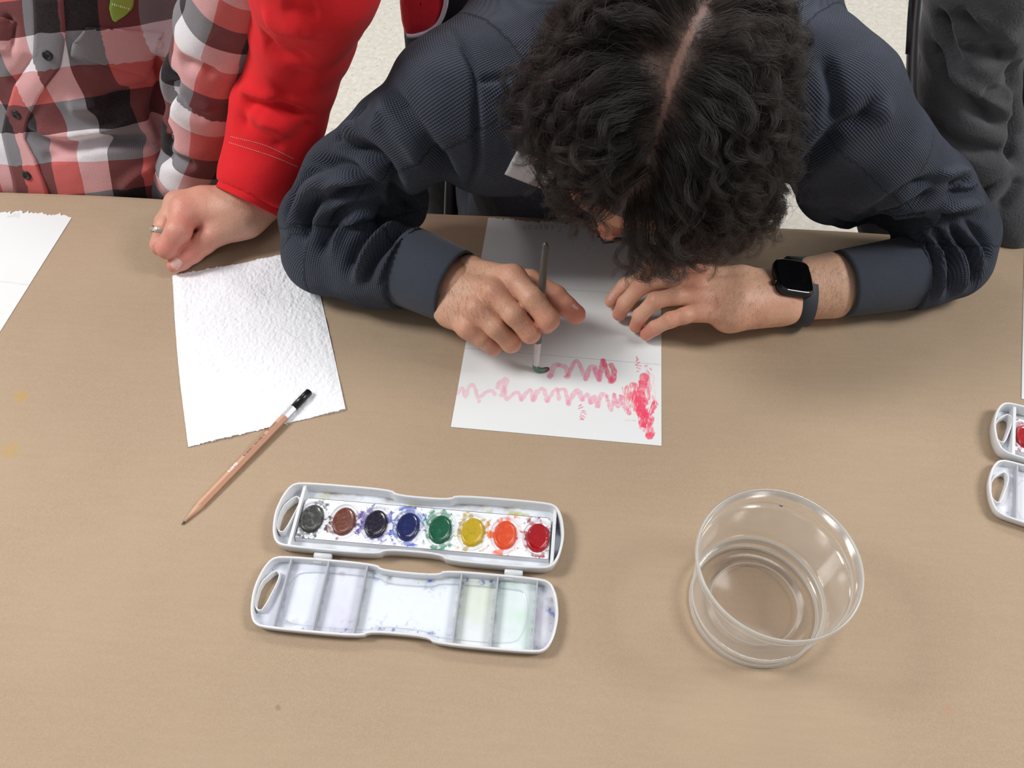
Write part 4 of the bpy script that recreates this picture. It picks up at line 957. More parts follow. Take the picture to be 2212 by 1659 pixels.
ears = [('e', hp(s_*.076, -.008, -.025), AX, (.007, .018, .030)) for s_ in (-1, 1)]
neck = [('c', hp(0, -.03, -.06), A(.085, .745, TZ+.17), .058, .066)]
Fd = Field(*bounds(hd+face+ears+neck, .01), .0022); Fd.group(hd, .016, 0.); Fd.group(face, .004, .006); Fd.group(ears, .004, .006); Fd.group(neck, .01, .02)
for s_ in (-1, 1): Fd.cut(('e', hp(s_*.031, .092, -.016), AX, (.016, .014, .010)), .008); Fd.group([('e', hp(s_*.031, .074, -.017), AX, (.0125, .0125, .0115))], .002, .003)
Fd.cut(('c', hp(-.018, .0885, -.0712), hp(.018, .0885, -.0712), .0012, .0012), .002)
for s_ in (-1, 1): Fd.cut(('e', hp(s_*.082, -.006, -.024), AX, (.003, .011, .020)), .003)
V, F = Fd.mesh(); V = smooth_mesh(V, F, 2); q = (V-HC)@np.array(AX).T
C = np.tile(A(*lin((196, 140, 108))), (len(V), 1)); C = blend(C, np.exp(-(np.linalg.norm(q-A(0, .108, -.045), axis=1)/.016)**2)*.8, (206, 112, 96))
C = blend(C, ((np.abs(q[:, 2]+.0715) < .006) & (np.abs(q[:, 0]) < .022) & (q[:, 1] > .07))*.7, (176, 92, 84))
for s_ in (-1, 1):
    C = blend(C, (np.linalg.norm(q-A(s_*.031, .084, -.017), axis=1) < .0085)*.9, (205, 200, 196)); C = blend(C, (np.linalg.norm(q-A(s_*.031, .0865, -.017), axis=1) < .005)*1., (44, 28, 20))
    C = blend(C, np.clip(1-pdist(q[:, ::2], A((s_*.016, .002), (s_*.035, .007), (s_*.048, .0)), False)/.0045, 0, 1)*1.4*(q[:, 1] > .05), (34, 24, 20))
hairline = q[:, 2] > np.where(q[:, 1] > .0, .010+.42*q[:, 1], -.050+.4*np.clip(q[:, 1]+.03, 0, 1))
partd = np.abs(q[:, 0]-.004*np.sin(q[:, 1]*40)+.0012*fbm(q, 90, 2, 3))/(.0026*(1-.65*np.clip(q[:, 1]/.05+.3, 0, 1))); C = blend(C, hairline*np.clip(1.3-partd, 0, 1)*.9, (94, 70, 66)); C = blend(C, hairline*np.clip(partd-.3+np.clip(q[:, 1]*12-.2, 0, .6), 0, .95), (26, 20, 18))
body = [HR, HL, (V, F, C)]
arm = Field(*bounds(chain([(a_, b_*.75) for a_, b_ in UR+FR[1:]])+[('c', shR[0], shL[0], .06, .06), ('c', A(.07, .76, TZ+.16), A(.06, .95, TZ-.18), .10, .12)]+chain([(a_, b_*.75) for a_, b_ in UL+FL[1:]])), .006)
arm.group(chain([(a_, b_*.34) for a_, b_ in UR+FR[1:]])+[('c', FR[-1][0], cR1[0], .03, .028)], .01, .01); arm.group(chain([(a_, b_*.34) for a_, b_ in UL+FL[1:]])+[('c', FL[-1][0], cL1[0], .028, .024)], .01, .01); arm.group([('c', shR[0], shL[0], .035, .035), ('c', A(.07, .79, TZ+.16), A(.06, .95, TZ-.18), .06, .08)], .02, .03)
V, F = arm.mesh(); body.append((V, F, np.tile(A(*lin((200, 148, 120))), (len(V), 1))))
bo = join_body(body, 'body', skin, pe)
SR, SL = Surf(HR[0], HR[1]), Surf(HL[0], HL[1])
nail(SR, (1243, 663), 8, 3.5, .72, pe, off=.0002); nail(SL, (1320, 641), 5, 9, .5, pe, (216, 160, 152), off=.0003)

# ================================================================ THE RED SLEEVED PERSON
pr = thing('person', (-.15, 1.15, 0), 'person in a red long sleeved top leaning one hand on the table', 'person')
RS = [N(536, 430, .046, 68), N(560, 378, .062, 80), N(588, 310, .085, 90), N(602, 245, .115, 97), N(632, 155, .16, 94), N(655, 75, .205, 106), N(668, 0, .25, 118), N(685, -70, .29, 118)]
TOr = [('c', RS[-1][0], A(-.22, 1.0, TZ+.50), .052, .075), ('c', A(-.22, 1.04, TZ+.48), A(-.12, 1.06, TZ+.48), .10, .10), ('c', A(-.22, 1.06, TZ+.42), A(-.20, 1.26, TZ+.12), .10, .11), ('c', A(-.12, 1.08, TZ+.42), A(-.12, 1.26, TZ+.12), .10, .11)]
z1 = lambda L: zs(L, 0, 0, 2.676)
st = [(z1([(1385, 555), (1450, 590), (1600, 620), (1700, 655), (1790, 670)]), 6, -6), (z1([(1380, 530), (1460, 550), (1600, 590)]), 6, 4), (z1([(1340, 700), (1450, 735), (1560, 790), (1660, 860)]), 9, -4), (z1([(1440, 600), (1420, 650), (1380, 700)]), 8, -2), (z1([(1800, 705), (1740, 780), (1660, 850)]), 10, -2.5), (z1([(1500, 680), (1560, 740), (1640, 830)]), 9, 2.5),
      (z1([(1400, 660), (1500, 700), (1700, 760)]), 8, 3), (z1([(1600, 560), (1700, 500), (1760, 400)]), 12, -3), (z1([(1500, 200), (1620, 320), (1780, 320)]), 12, -4), (z1([(1520, 80), (1640, 160), (1800, 170)]), 12, 4), (z1([(1640, 0), (1720, 60), (1850, 60)]), 10, -3)]
rs, RSu, *_ = garment('sleeved_top', [(chain(RS), .012), (TOr, .03)], .0028, redc, pr, st, None, halves=[(RS[0][0]+(RS[1][0]-RS[0][0])*.15, (RS[1][0]-RS[0][0])/np.linalg.norm(RS[1][0]-RS[0][0]), .06)], wrinkle=.002, join=.03, seed=9)
OFF[rs.name] = OFF[pr.name]
cu_ = tube_ring(RS[0][0]+(RS[1][0]-RS[0][0])*.35, RS[0][0]-(RS[1][0]-RS[0][0])*.12, RS[0][1]*1.03, RS[0][1]*1.02, 'cuff', redc, rs, wob=.02)
V = []; F = []
for L in ([(499, 295), (560, 310), (600, 326), (638, 345)], [(496, 308), (560, 328), (605, 344), (645, 361)]):
    Q = catmull(L, 1.); d = 0.; k = 0
    while k < len(Q)-4:
        a_, na = RSu.at(*Q[k]); b_, nb = RSu.at(*Q[k+2]); v, f = tube([a_+na*.0004, b_+nb*.0004], .00028, 5); n = len(V); V += v; F += [tuple(i+n for i in q) for q in f]; k += 4
so = mesh('stitching', V, F, plain('pink_thread', (236, 200, 196), .8), rs); tag(so, kind='stuff')
bw = join_body([HW, (lambda f_: (*f_, np.tile(A(*lin((210, 160, 138))), (len(f_[0]), 1))))((lambda fd: (fd.group(chain([(a_, b_*.5) for a_, b_ in RS[1:]])+[('c', A(-.17, 1.04, TZ+.48), A(-.15, 1.26, TZ+.1), .07, .08)], .03, .01), fd.mesh())[1])(Field(*bounds(chain(RS)+[('c', A(-.17, 1.04, TZ+.48), A(-.15, 1.26, TZ+.1), .07, .08)]), .007)))], 'body', skin, pr)
SWm = Surf(HW[0], HW[1]); nail(SWm, (381, 570), 11, 12, .7, pr, (226, 190, 186), off=.0005)
G = [([('c', A(-.17, 1.26, TZ+.08), A(-0.03, 1.26, TZ+.08), .11, .11), ('c', A(-.17, 1.26, TZ+.05), A(-.2, 1.30, .10), .09, .06), ('c', A(-.02, 1.26, TZ+.05), A(-.01, 1.3, .10), .09, .06)], .02)]
garment('trousers', G, .006, black_c, pr, wrinkle=.004, wscale=9, sm=2)
for x in (-.20, -.01): garment('shoe', [([('c', A(x, 1.30, .05), A(x, 1.12, .04), .05, .042)], .02)], .006, shoe_m, pr, wrinkle=0, floor=.002)
def stack_(P, th):
    n = len(P); V = list(P)+[p+A(0, th, 0) for p in P]
    return V, [tuple(range(n)), tuple(range(n, 2*n))[::-1]]+[(i, n+i, n+(i+1) % n, (i+1) % n) for i in range(n)]
# red flap hanging behind the painter's shoulder, with grey piping
yv = 1.08; ol = [(866, -60), (864, 0), (868, 40), (875, 68), (881, 77), (890, 77), (908, 73), (925, 67), (942, 55), (953, 38), (960, 18), (963, 0), (966, -60), (980, -260), (840, -260)]
P3 = [Tplane(x, y, 1, yv) for x, y in ol]; cen = np.mean(P3, 0); V = []; F = []; rings = [(.98, .012), (1.0, .006), (1.0, .0), (.98, -.006), (.85, -.012), (.5, -.016), (.02, -.017)]; n = len(ol)
for f_, dy_ in rings: V += [cen+(p-cen)*f_+A(0, dy_, 0) for p in P3]
for i in range(len(rings)-1):
    for k in range(n): F.append((i*n+k, i*n+(k+1) % n, (i+1)*n+(k+1) % n, (i+1)*n+k))
jk = thing('jacket', tuple(P3[4]), 'red jacket corner with grey piping hanging behind the navy shoulder', 'jacket')
vs = mesh('front_panel', V, F, redv, jk); OFF[vs.name] = OFF[jk.name]
bkp = [Tplane(x, y, 1, yv+.03) for x, y in [(905, -60), (902, 40), (907, 80), (914, 102), (960, 110), (1060, 90), (1080, -60)]]; V, F = stack_(bkp, .012)
mesh('lining', V, F, black_c, jk)
mesh('piping', *tube([Tplane(x, y, 1, yv-.012) for x, y in catmull([(878, 77), (892, 77.5), (908, 74), (925, 68), (943, 55), (954, 38), (961, 18), (964, 0), (967, -60)], 3)], .0032, 8), plain('grey_piping', (176, 172, 184), .8), jk)
for L in ([(872, -60), (874, 0), (885, 60)], [(905, -60), (908, 0), (912, 40)], [(930, -50), (934, 0), (928, 30)]):
    mesh('seam', *tube([Tplane(x, y, 1, yv-.0125) for x, y in catmull(L, 4)], .0012, 6), redv, jk)

# ================================================================ THE PLAID SHIRT
pp_ = thing('person', (-.6, .95, 0), 'person in a red, white and black plaid flannel shirt sitting at the left', 'person')
PA = [N(520, -60, .26, 95), N(480, 60, .19, 92), N(455, 190, .11, 92), N(440, 290, .05, 82), N(415, 370, .005, 66)]
PB = [N(415, 375, .0, 66), N(370, 400, -.02, 52), N(320, 415, -.035, 45)]
PT = []
for (y, h, r) in [(.86, -.20, .13), (.85, -.02, .125), (.88, .12, .118), (.90, .26, .112), (.93, .36, .10)]: PT.append((y, h, r))
TP = []
for xo in (-.075, .075):
    nd = [(A(-.62+xo*(1 if xo < 0 else .95), y, TZ+h), r) for y, h, r in PT]; TP += chain(nd)
TP += [('c', A(-.695, y, TZ+h), A(-.545, y, TZ+h), r, r) for y, h, r in PT]
PAR = [(A(-.80, .90, TZ+.33), .07), (A(-.84, .86, TZ+.1), .055), (A(-.80, .80, TZ-.08), .05)]
z6 = lambda L: zs(L, 0, 0, 3.857)
st = [(z6([(100, 720), (200, 600), (290, 480)]), 7, -4), (z6([(240, 1110), (400, 1200), (560, 1215), (900, 1170), (1350, 1160)]), 7, -9), (z6([(230, 1030), (400, 1110), (560, 1150), (720, 1150), (900, 1090), (1100, 1010)]), 6, 5), (z6([(850, 870), (1000, 800), (1130, 760), (1340, 700)]), 8, -7), (z6([(560, 880), (700, 900), (850, 860)]), 8, 4),
      (z6([(1310, 370), (1320, 500), (1390, 640), (1400, 720), (1310, 900), (1330, 1010), (1390, 1110), (1350, 1280)]), 8, -12), (z6([(1440, 590), (1470, 780), (1550, 870)]), 7, -6), (z6([(1360, 480), (1300, 400), (1340, 330)]), 6, 5), (z6([(350, 1330), (480, 1290), (640, 1230)]), 7, -3), (z6([(640, 1200), (1000, 1160)]), 7, -3),
      (z6([(1340, 1290), (1480, 1350), (1620, 1370)]), 7, -6), (z6([(1000, 1590), (1160, 1440), (1300, 1390)]), 5, 4), (z6([(1480, 520), (1620, 550), (1800, 640)]), 8, -6), (z6([(1460, 700), (1600, 860), (1800, 900)]), 8, 4), (z6([(1400, 700), (1500, 900), (1750, 1000)]), 8, -4), (z6([(60, 420), (90, 200), (30, 130)]), 5, -4), (z6([(550, 280), (600, 500), (740, 570)]), 5, -2)]
ps, PS, pV, pF = garment('flannel_shirt', [(TP, .03), (chain(PAR), .02)], .0028, plaid.m, pp_, st, None, join=.012, wrinkle=.003, seed=14, wscale=13)
OFF[ps.name] = OFF[pp_.name]
wv = np.c_[(pV[:, 0]+.62)*1.05+.0585, (pV[:, 2]-TZ)*.98+.008, pV[:, 0]*0]
wv[:, 0] += .006*np.sin(pV[:, 2]*30)+.003*fbm(pV, 12, 2, 3); wv[:, 1] += .25*(pV[:, 1]-.75)+.004*fbm(pV, 14, 2, 5)+.006*np.sin(pV[:, 0]*28)
at = ps.data.attributes.new('weave', 'FLOAT_VECTOR', 'POINT'); at.data.foreach_set('vector', wv.astype(np.float32).ravel())
sl, SLv, aV, aF = garment('shirt_sleeve', [(chain(PA), .012), (chain(PB), .012)], .0026, plaid.m, ps, [k_ for k_ in st if max(p[0] for p in k_[0]) > 360], None, wrinkle=.003, seed=15, wscale=14, join=.01)
ch = chart(aV, [(PA, (0, -1, 0)), (PB, (0, -1, 0))]); at = sl.data.attributes.new('weave', 'FLOAT_VECTOR', 'POINT')
at.data.foreach_set('vector', np.c_[ch[:, 1]*1.1+.03+.003*fbm(aV, 14, 2, 3), -ch[:, 0]+.03+.004*fbm(aV, 14, 2, 5), ch[:, 2]].astype(np.float32).ravel())
def weave_on(o, G, du=0., dv=0.):
    V = np.zeros(len(o.data.vertices)*3); o.data.vertices.foreach_get('co', V); V = V.reshape(-1, 3)+np.array(OFF[ps.name]); W = np.zeros((len(V), 3))
    for i, p in enumerate(V): j = np.argmin(((pV-p)**2).sum(1)); W[i] = wv[j]+A(du, dv, 0)
    at = o.data.attributes.new('weave', 'FLOAT_VECTOR', 'POINT'); at.data.foreach_set('vector', W.astype(np.float32).ravel())
pl, G, _ = patch(PS, None, 9, 44, .0016, 'button_placket', plaid.m, ps, edges=([(72, -8), (75, 62), (73, 122), (31, 187), (13, 249), (5, 290), (15, 335), (28, 390), (32, 425)], [(137, -8), (142, 70), (132, 145), (86, 205), (60, 260), (54, 298), (78, 345), (104, 412), (108, 425)]), thick=.0012); weave_on(pl, G, .036, .0)
fp, G, _ = patch(PS, None, 22, 14, .0026, 'pocket_flap', plaid.m, ps, edges=([(187, 58), (160, 90), (152, 120)], [(352, 70), (335, 110), (318, 165)]), thick=.0016); weave_on(fp, G)
fp, G, _ = patch(PS, None, 12, 10, .0026, 'pocket_flap', plaid.m, ps, edges=([(-60, 20), (-60, 105)], [(36, 46), (18, 112)]), thick=.0016); weave_on(fp, G)
bm2 = plain('dark_button', (26, 26, 28), .3)
for x, y in [(104, 119), (37, 246), (60, 378)]:
    p, n_ = PS.at(x, y); n_ = n_/np.linalg.norm(n_); e = np.cross(n_, A(1, 0, 0)); e /= np.linalg.norm(e); f_ = np.cross(n_, e); V, F = lathe([(.0002, .0010), (.0030, .0010), (.0034, .0018), (.0046, .0018), (.0052, .0012), (.0052, .0)], 24)
    o = mesh('button', [p+n_*(z+.0012)+e*a_+f_*b_ for a_, b_, z in V], F, bm2, ps)
legs(pp_, -.62, 1.0, jean)
bp2 = Field(*bounds(TP+chain(PA)+chain(PAR)+chain(PB)), .008); bp2.group([('c', a_[0], b_[0], a_[1]*.5, b_[1]*.5) for a_, b_ in list(zip(PA[:-1], PA[1:]))+list(zip(PB[:-1], PB[1:]))+list(zip(PAR[:-1], PAR[1:]))], .01, .01); bp2.group([('c', A(-.62, .86, TZ-.2), A(-.62, .92, TZ+.34), .085, .07), ('c', A(-.62, .93, TZ+.36), A(-.62, .92, TZ+.46), .06, .055)], .03, .03)
V, F = bp2.mesh(); lh = finger([(300, 425, -.05, 40), (230, 440, -.09, 36), (190, 450, -.1, 24)]); 
join_body([(V, F, np.tile(A(*lin((206, 156, 130))), (len(V), 1)))], 'body', skin, pp_)

# ================================================================ THE GREY FLEECE
pg = thing('person', (.62, 1.0, 0), 'person in a charcoal grey fleece cut off by the right edge', 'person')
GA = [N(2140, -60, .24, 122), N(2110, 60, .18, 108), N(2092, 170, .12, 94), N(2098, 290, .07, 94), N(2130, 390, .03, 98), N(2180, 470, .01, 80)]
GT = []
for xo in (.0, .16): GT += chain([(A(.60+xo, y, TZ+h), r) for y, h, r in [(.90, -.2, .12), (.88, 0, .115), (.90, .15, .115), (.93, .3, .10)]])
GT += [('c', GA[0][0], A(.62, .93, TZ+.30), .055, .08)]
GT += [('c', A(.60, y, TZ+h), A(.76, y, TZ+h), r, r) for y, h, r in [(.90, -.2, .12), (.88, 0, .115), (.90, .15, .115), (.93, .3, .10)]]
z5 = lambda L: zs(L, 1900, 0, 3.074)
st = [(z5([(390, 60), (430, 250), (470, 380), (560, 480)]), 7, -8), (z5([(330, 260), (380, 430), (500, 590), (620, 690), (760, 780), (880, 840)]), 8, -9), (z5([(420, 420), (560, 560), (720, 690), (880, 790)]), 8, 5), (z5([(500, 60), (600, 180), (750, 290), (880, 400)]), 9, -9), (z5([(560, 50), (700, 200), (880, 340)]), 9, 4), (z5([(500, 320), (650, 370), (800, 400), (870, 430)]), 8, -7), (z5([(880, 440), (940, 580)]), 8, -8), (z5([(650, 630), (800, 610), (930, 590)]), 7, -4),
      (z5([(320, 800), (450, 930), (600, 990), (800, 1010), (900, 990)]), 8, -6), (z5([(940, 1110), (850, 1200), (700, 1280), (620, 1310)]), 6, -7), (z5([(950, 1170), (880, 1280), (760, 1400)]), 6, -6), (z5([(905, 620), (915, 760), (930, 880), (905, 1000), (950, 1110)]), 8, -11), (z5([(900, 560), (880, 700), (900, 800)]), 7, 4), (z5([(930, 1140), (800, 1240), (680, 1330)]), 5, 4)]
gs, GS, *_ = garment('fleece_jacket', [(GT, .03), (chain(GA), .014)], .003, fleece, pg, st, None, join=.012, wrinkle=.0025, seed=21)
legs(pg, .66, 1.02, black_c)
bg = Field(*bounds(GT+chain(GA)), .009); bg.group([('c', a_[0], b_[0], a_[1]*.4, b_[1]*.4) for a_, b_ in zip(GA[:-1], GA[1:])]+[('c', A(.68, .9, TZ-.2), A(.68, .93, TZ+.3), .08, .07), ('c', A(.68, .93, TZ+.3), A(.68, .92, TZ+.45), .07, .055)], .03, .03)
V, F = bg.mesh(); join_body([(V, F, np.tile(A(*lin((206, 156, 130))), (len(V), 1)))], 'body', skin, pg)

# ================================================================ HAIR
hm_ = bpy.data.materials.new('dark_hair'); hm_.use_nodes = True; t_ = hm_.node_tree; t_.nodes.clear()
ho = t_.nodes.new('ShaderNodeOutputMaterial'); hb = t_.nodes.new('ShaderNodeBsdfHairPrincipled'); hb.model = 'CHIANG'; hb.parametrization = 'COLOR'
hb.inputs['Color'].default_value = (.0045, .0032, .0028, 1); hb.inputs['Roughness'].default_value = .32; hb.inputs['Radial Roughness'].default_value = .5; hb.inputs['Random Roughness'].default_value = .2; hb.inputs['IOR'].default_value = 1.38
t_.links.new(hb.outputs[0], ho.inputs[0])
SKC, SKR = HC+HU*.008, A(.0755, .096, .088)
G3 = np.array([HX, HF, HU]); gl = G3@A(0, 0, -1)    # gravity in head axes
def sk(q):   # distance-like value and outward normal for the skull, head axes
    p = q-A(0, 0, .008); k = np.linalg.norm(p/SKR, axis=-1); n = p/(SKR**2); n /= np.linalg.norm(n, axis=-1)[..., None]
    return (k-1)*.085, n
def hair_roots(n, r_):
    out = []
    while len(out) < n*2.2:
        d = r_.normal(size=(4000, 3)); d /= np.linalg.norm(d, axis=1)[:, None]; q = d*SKR+A(0, 0, .008)
        ok = q[:, 2] > np.where(q[:, 1] > 0, .012+.42*q[:, 1], -.050)
        ok &= np.abs(q[:, 0]-.004*np.sin(q[:, 1]*40)) > .0006+.0022*r_.random(len(q))*(q[:, 1] < .02)+.003*np.clip(-q[:, 1]*14, 0, 1)*(q[:, 1] > -.07)
        out += list(q[ok])
    out = np.array(out); r_.shuffle(out); keep = r_.random(len(out)) > .45*(out[:, 1] > .035)
    return out[keep][:n]
def grow(roots, r_, nst=26, coarse=True):
    n = len(roots); xp = .004*np.sin(roots[:, 1]*40); side = np.sign(roots[:, 0]-xp)
    f = roots[:, 1]/.096; _, nn = sk(roots)
    near = np.exp(-np.abs(roots[:, 0])/.03)
    d = side[:, None]*A(1, 0, 0)*(.75-.25*np.clip(f, 0, 1))[:, None]+A(0, 1, 0)*np.where(f > 0, .25+.75*np.clip(f, 0, 1), .25-1.0*np.clip(-f-.15, 0, .9))[:, None]
    d = d-nn*(d*nn).sum(1)[:, None]; d /= np.linalg.norm(d, axis=1)[:, None]; d = d+nn*(.34+.25*r_.random(n))[:, None]+r_.normal(size=(n, 3))*.16
    d /= np.linalg.norm(d, axis=1)[:, None]
    L = (.084+.034*r_.random(n))*np.where(side > 0, .86, 1-.42*np.clip(f*2.2+.35, 0, 1))*(1-.42*np.clip(f*1.1, 0, 1)+.12*near)*np.where(f < -.4, .8, 1); st = L/nst
    P = np.zeros((n, nst+1, 3)); P[:, 0] = roots; p = roots.copy(); shell = .005+.018*r_.random(n)
    for k in range(nst):
        s = k/nst; dist, nn = sk(p)
        tang = d-nn*(d*nn).sum(1)[:, None]
        pull = np.where(dist < shell, .22, -.07)[:, None]*nn
        d = d+gl*(.045+.08*s)+pull+side[:, None]*A(.016, 0, 0)
        d /= np.linalg.norm(d, axis=1)[:, None]; p = p+d*st[:, None]
        dist, nn = sk(p); p = p+nn*np.clip(.002-dist, 0, .02)[:, None]; P[:, k+1] = p
    return P, L
def curlify(P, L, r_, amp, wl):
    n, m_, _ = P.shape; s = np.linspace(0, 1, m_); T_ = np.gradient(P, axis=1); T_ /= np.linalg.norm(T_, axis=2)[..., None]+1e-9
    ref = A(.3, .2, 1); e = np.cross(T_, ref); e /= np.linalg.norm(e, axis=2)[..., None]+1e-9; f_ = np.cross(T_, e)
    ph = r_.random(n)*6.283; w_ = (wl*(.75+.5*r_.random(n)))[:, None]; hand = np.sign(r_.random(n)-.5)[:, None]
    am = (amp*(.5+r_.random(n)))[:, None]*(np.clip(s*1.5, 0, 1)**1.3*(.22+.78*s**2))[None]
    arg = ph[:, None]+hand*6.283*(s[None]*L[:, None]/w_)*(1+.5*s[None]**2)
    return P+am[..., None]*(np.cos(arg)[..., None]*e+np.sin(arg)[..., None]*f_)
def hair_object(name, strands, radii, mat, parent):
    n, m_, _ = strands.shape; hc = bpy.data.hair_curves.new(name); hc.add_curves([m_]*n)
    W = HC+strands.reshape(-1, 3)@G3 if name == 'hair' else strands.reshape(-1, 3)
    W = W-np.array(OFF[parent.name]); hc.attributes['position'].data.foreach_set('vector', W.astype(np.float32).ravel())
    ra = hc.attributes.get('radius') or hc.attributes.new('radius', 'FLOAT', 'POINT'); ra.data.foreach_set('value', np.tile(radii, n).astype(np.float32))
    hc.materials.append(mat); o = bpy.data.objects.new(name, hc); link(o, parent); return o
r_ = np.random.default_rng(12)
NG, NC = 700, 32
gr = hair_roots(NG, r_); GP, GL = grow(gr, r_); GP = curlify(GP, GL, r_, .0085, .055)
nst = GP.shape[1]; s = np.linspace(0, 1, nst)
spread = .0105*(1-.86*s**.9)[None, :, None]
base = np.repeat(GP, NC, 0); off = r_.normal(size=(NG*NC, 1, 3)); off /= np.linalg.norm(off, axis=2)[..., None]; off *= r_.random((NG*NC, 1, 1))**.5
ch_ = base+off*spread; own = r_.normal(size=(NG*NC, 3, 3)); ph = r_.random((NG*NC, 3))*6.28
for k in range(3): ch_ += own[:, k][:, None, :]*(.0011*(s**1.2))[None, :, None]*np.sin(ph[:, k][:, None]+s[None]*(7+5*k))[..., None]
# each strand keeps a root on the scalp
dist, nn = sk(ch_[:, 0]); ch_[:, :3] -= (dist[:, None]*A(1., .6, .25)[None])[..., None]*nn[:, None, :]
side = np.sign(np.repeat(gr[:, 0], NC)-.0); cr_ = (np.sign(ch_[:, 0, 0]) != side) & (ch_[:, 0, 1] > -.08); ch_ = ch_[~cr_]
# loose flyaways
fr_ = hair_roots(1500, r_); FP, FL_ = grow(fr_, r_); FP = curlify(FP, FL_, r_, .012, .045)
AL = np.concatenate([ch_, FP]); W = HC+AL.reshape(-1, 3)@G3; W[:, 2] = np.maximum(W[:, 2], TZ+.012+.004*r_.random(len(W))); AL = ((W-HC)@G3.T).reshape(AL.shape)
hair_object('hair', AL, np.interp(s, [0, .1, .7, 1], [.00009, .00013, .0001, .00003]), hm_, pe)
# fine hairs on wrists and the backs of the hands
def arm_hair(S, px, n, L, dirpx, parent):
    x0, y0, x1, y1 = px; P = []
    for _ in range(n):
        q = (x0+(x1-x0)*r_.random(), y0+(y1-y0)*r_.random()); p, n_ = S.at(*q, 3); pp = PX(p)[0]
        if abs(pp[0]-q[0])+abs(pp[1]-q[1]) > 4 or np.linalg.norm(p-EYE) < .3: continue
        d = CR*dirpx[0]-CU*dirpx[1]+CF*0; d = d-n_*(d@n_); d /= np.linalg.norm(d); d = d+n_*.35+r_.normal(size=3)*.22; d /= np.linalg.norm(d); l = L*(.5+r_.random())
        P.append([p+d*l*t_+A(0, 0, -1)*l*.25*t_*t_ for t_ in np.linspace(0, 1, 5)])
    return P
AHm = bpy.data.materials.new('arm_hair'); AHm.use_nodes = True; AHm.node_tree.nodes['Principled BSDF'].inputs[0].default_value = (.22, .13, .085, 1)
PH = arm_hair(SR, (955, 550, 1060, 690), 330, .006, (.5, .85), pe)+arm_hair(SR, (1085, 640, 1160, 730), 40, .003, (.5, .85), pe)+arm_hair(SL, (1530, 575, 1650, 700), 180, .006, (-.3, .9), pe)+arm_hair(SL, (1745, 560, 1835, 680), 180, .007, (-.25, .9), pe)
o = hair_object('arm_hair', np.array(PH), A(.00005, .00005, .00004, .00003, .00001), AHm, pe); tag(o, kind='stuff')

# ================================================================ GLASSES
gt = thing('eyeglasses', tuple(hp(0, .1, -.02)), 'dark brown framed eyeglasses worn under the dark curls', 'glasses')
gf = plain('brown_frame', (60, 38, 30), .3); gc = clear('lens', (.98, .98, .98), .0, 1.45, .02, .8)
for s_ in (-1, 1):
    pts = [hp(s_*(.033+.026*math.copysign(abs(math.cos(a_))**.6, math.cos(a_))), .112-.010*abs(.5+.5*math.cos(a_)), -.022+.019*math.copysign(abs(math.sin(a_))**.6, math.sin(a_))) for a_ in np.linspace(0, 2*math.pi, 40, endpoint=False)]
    mesh('rim', *tube(pts, .0013, 8, True), gf, gt); c_ = np.mean(pts, 0); mesh('lens', list(pts)+[c_], [(i, (i+1) % 40, 40) for i in range(40)], gc, gt)
    mesh('temple', *tube([hp(s_*.060, .100, -.016), hp(s_*.077, .085, -.014), hp(s_*.080, .03, -.010), hp(s_*.080, -.01, -.006), hp(s_*.078, -.03, -.03)], .0014, 8), gf, gt)
mesh('bridge', *tube([hp(-.008, .113, -.015), hp(0, .117, -.013), hp(.008, .113, -.015)], .0013, 8), gf, gt)

# ================================================================ WRIST WATCH
WC = T(1712, 602, .0565); aa, ab = T(1850, 610, .04), T(1600, 604, .04); ax = (aa-ab)/np.linalg.norm(aa-ab)
wn = A(.20, -.10, 1.); wn /= np.linalg.norm(wn); wx = ax-wn*(ax@wn); wx /= np.linalg.norm(wx); wy = np.cross(wn, wx)
wt = thing('wrist_watch', tuple(WC), 'black square smart watch with dark rubber strap on the left wrist', 'watch')
def squircle(a_, b_, z, n=48, e=.42): return [WC+wx*a_*math.copysign(abs(math.cos(t))**e, math.cos(t))+wy*b_*math.copysign(abs(math.sin(t))**e, math.sin(t))+wn*z for t in np.linspace(0, 2*math.pi, n, endpoint=False)]
def stack(ls, cap=True):
    V = []; F = []; n = len(ls[0])
    for l in ls: V += l
    for i in range(len(ls)-1):
        for k in range(n): F.append((i*n+k, i*n+(k+1) % n, (i+1)*n+(k+1) % n, (i+1)*n+k))
    if cap: F.append(tuple(range((len(ls)-1)*n, len(ls)*n))); F.append(tuple(range(n))[::-1])
    return V, F
case_m = plain('grey_aluminium', (58, 58, 62), .3, Metallic=.8); glass_m = plain('black_glass', (8, 8, 10), .06, Coat_Weight=1.); strap_m = plain('slate_rubber', (46, 50, 58), .6)
W2, H2 = .0190, .0206
mesh('case', *stack([squircle(W2*.82, H2*.82, -.006), squircle(W2*.96, H2*.96, -.004), squircle(W2, H2, -.001), squircle(W2, H2, .002), squircle(W2*.985, H2*.985, .0034)]), case_m, wt)
mesh('screen', *stack([squircle(W2*.975, H2*.975, .0032), squircle(W2*.955, H2*.955, .0042), squircle(W2*.90, H2*.915, .0049), squircle(W2*.83, H2*.86, .0051), squircle(W2*.4, H2*.4, .0052)]), glass_m, wt)
cy0 = WC-wx*(W2-.0005)-wy*.0075; mesh('crown', *tube([cy0, cy0-wx*.0022, cy0-wx*.0028], .0032, 20, rs=[.0034, .0034, .0028]), case_m, wt)
cc_, rr = N(1722, 628, 'r', 60); cc_ = cc_+A(0, 0, -.001); e1 = wn-ax*(wn@ax); e1 /= np.linalg.norm(e1); e2 = np.cross(ax, e1)
V = []; F = []; K = 72; sec = [(-.0105, -.0012), (-.0110, 0), (-.0102, .0012), (.0102, .0012), (.0110, 0), (.0105, -.0012)]
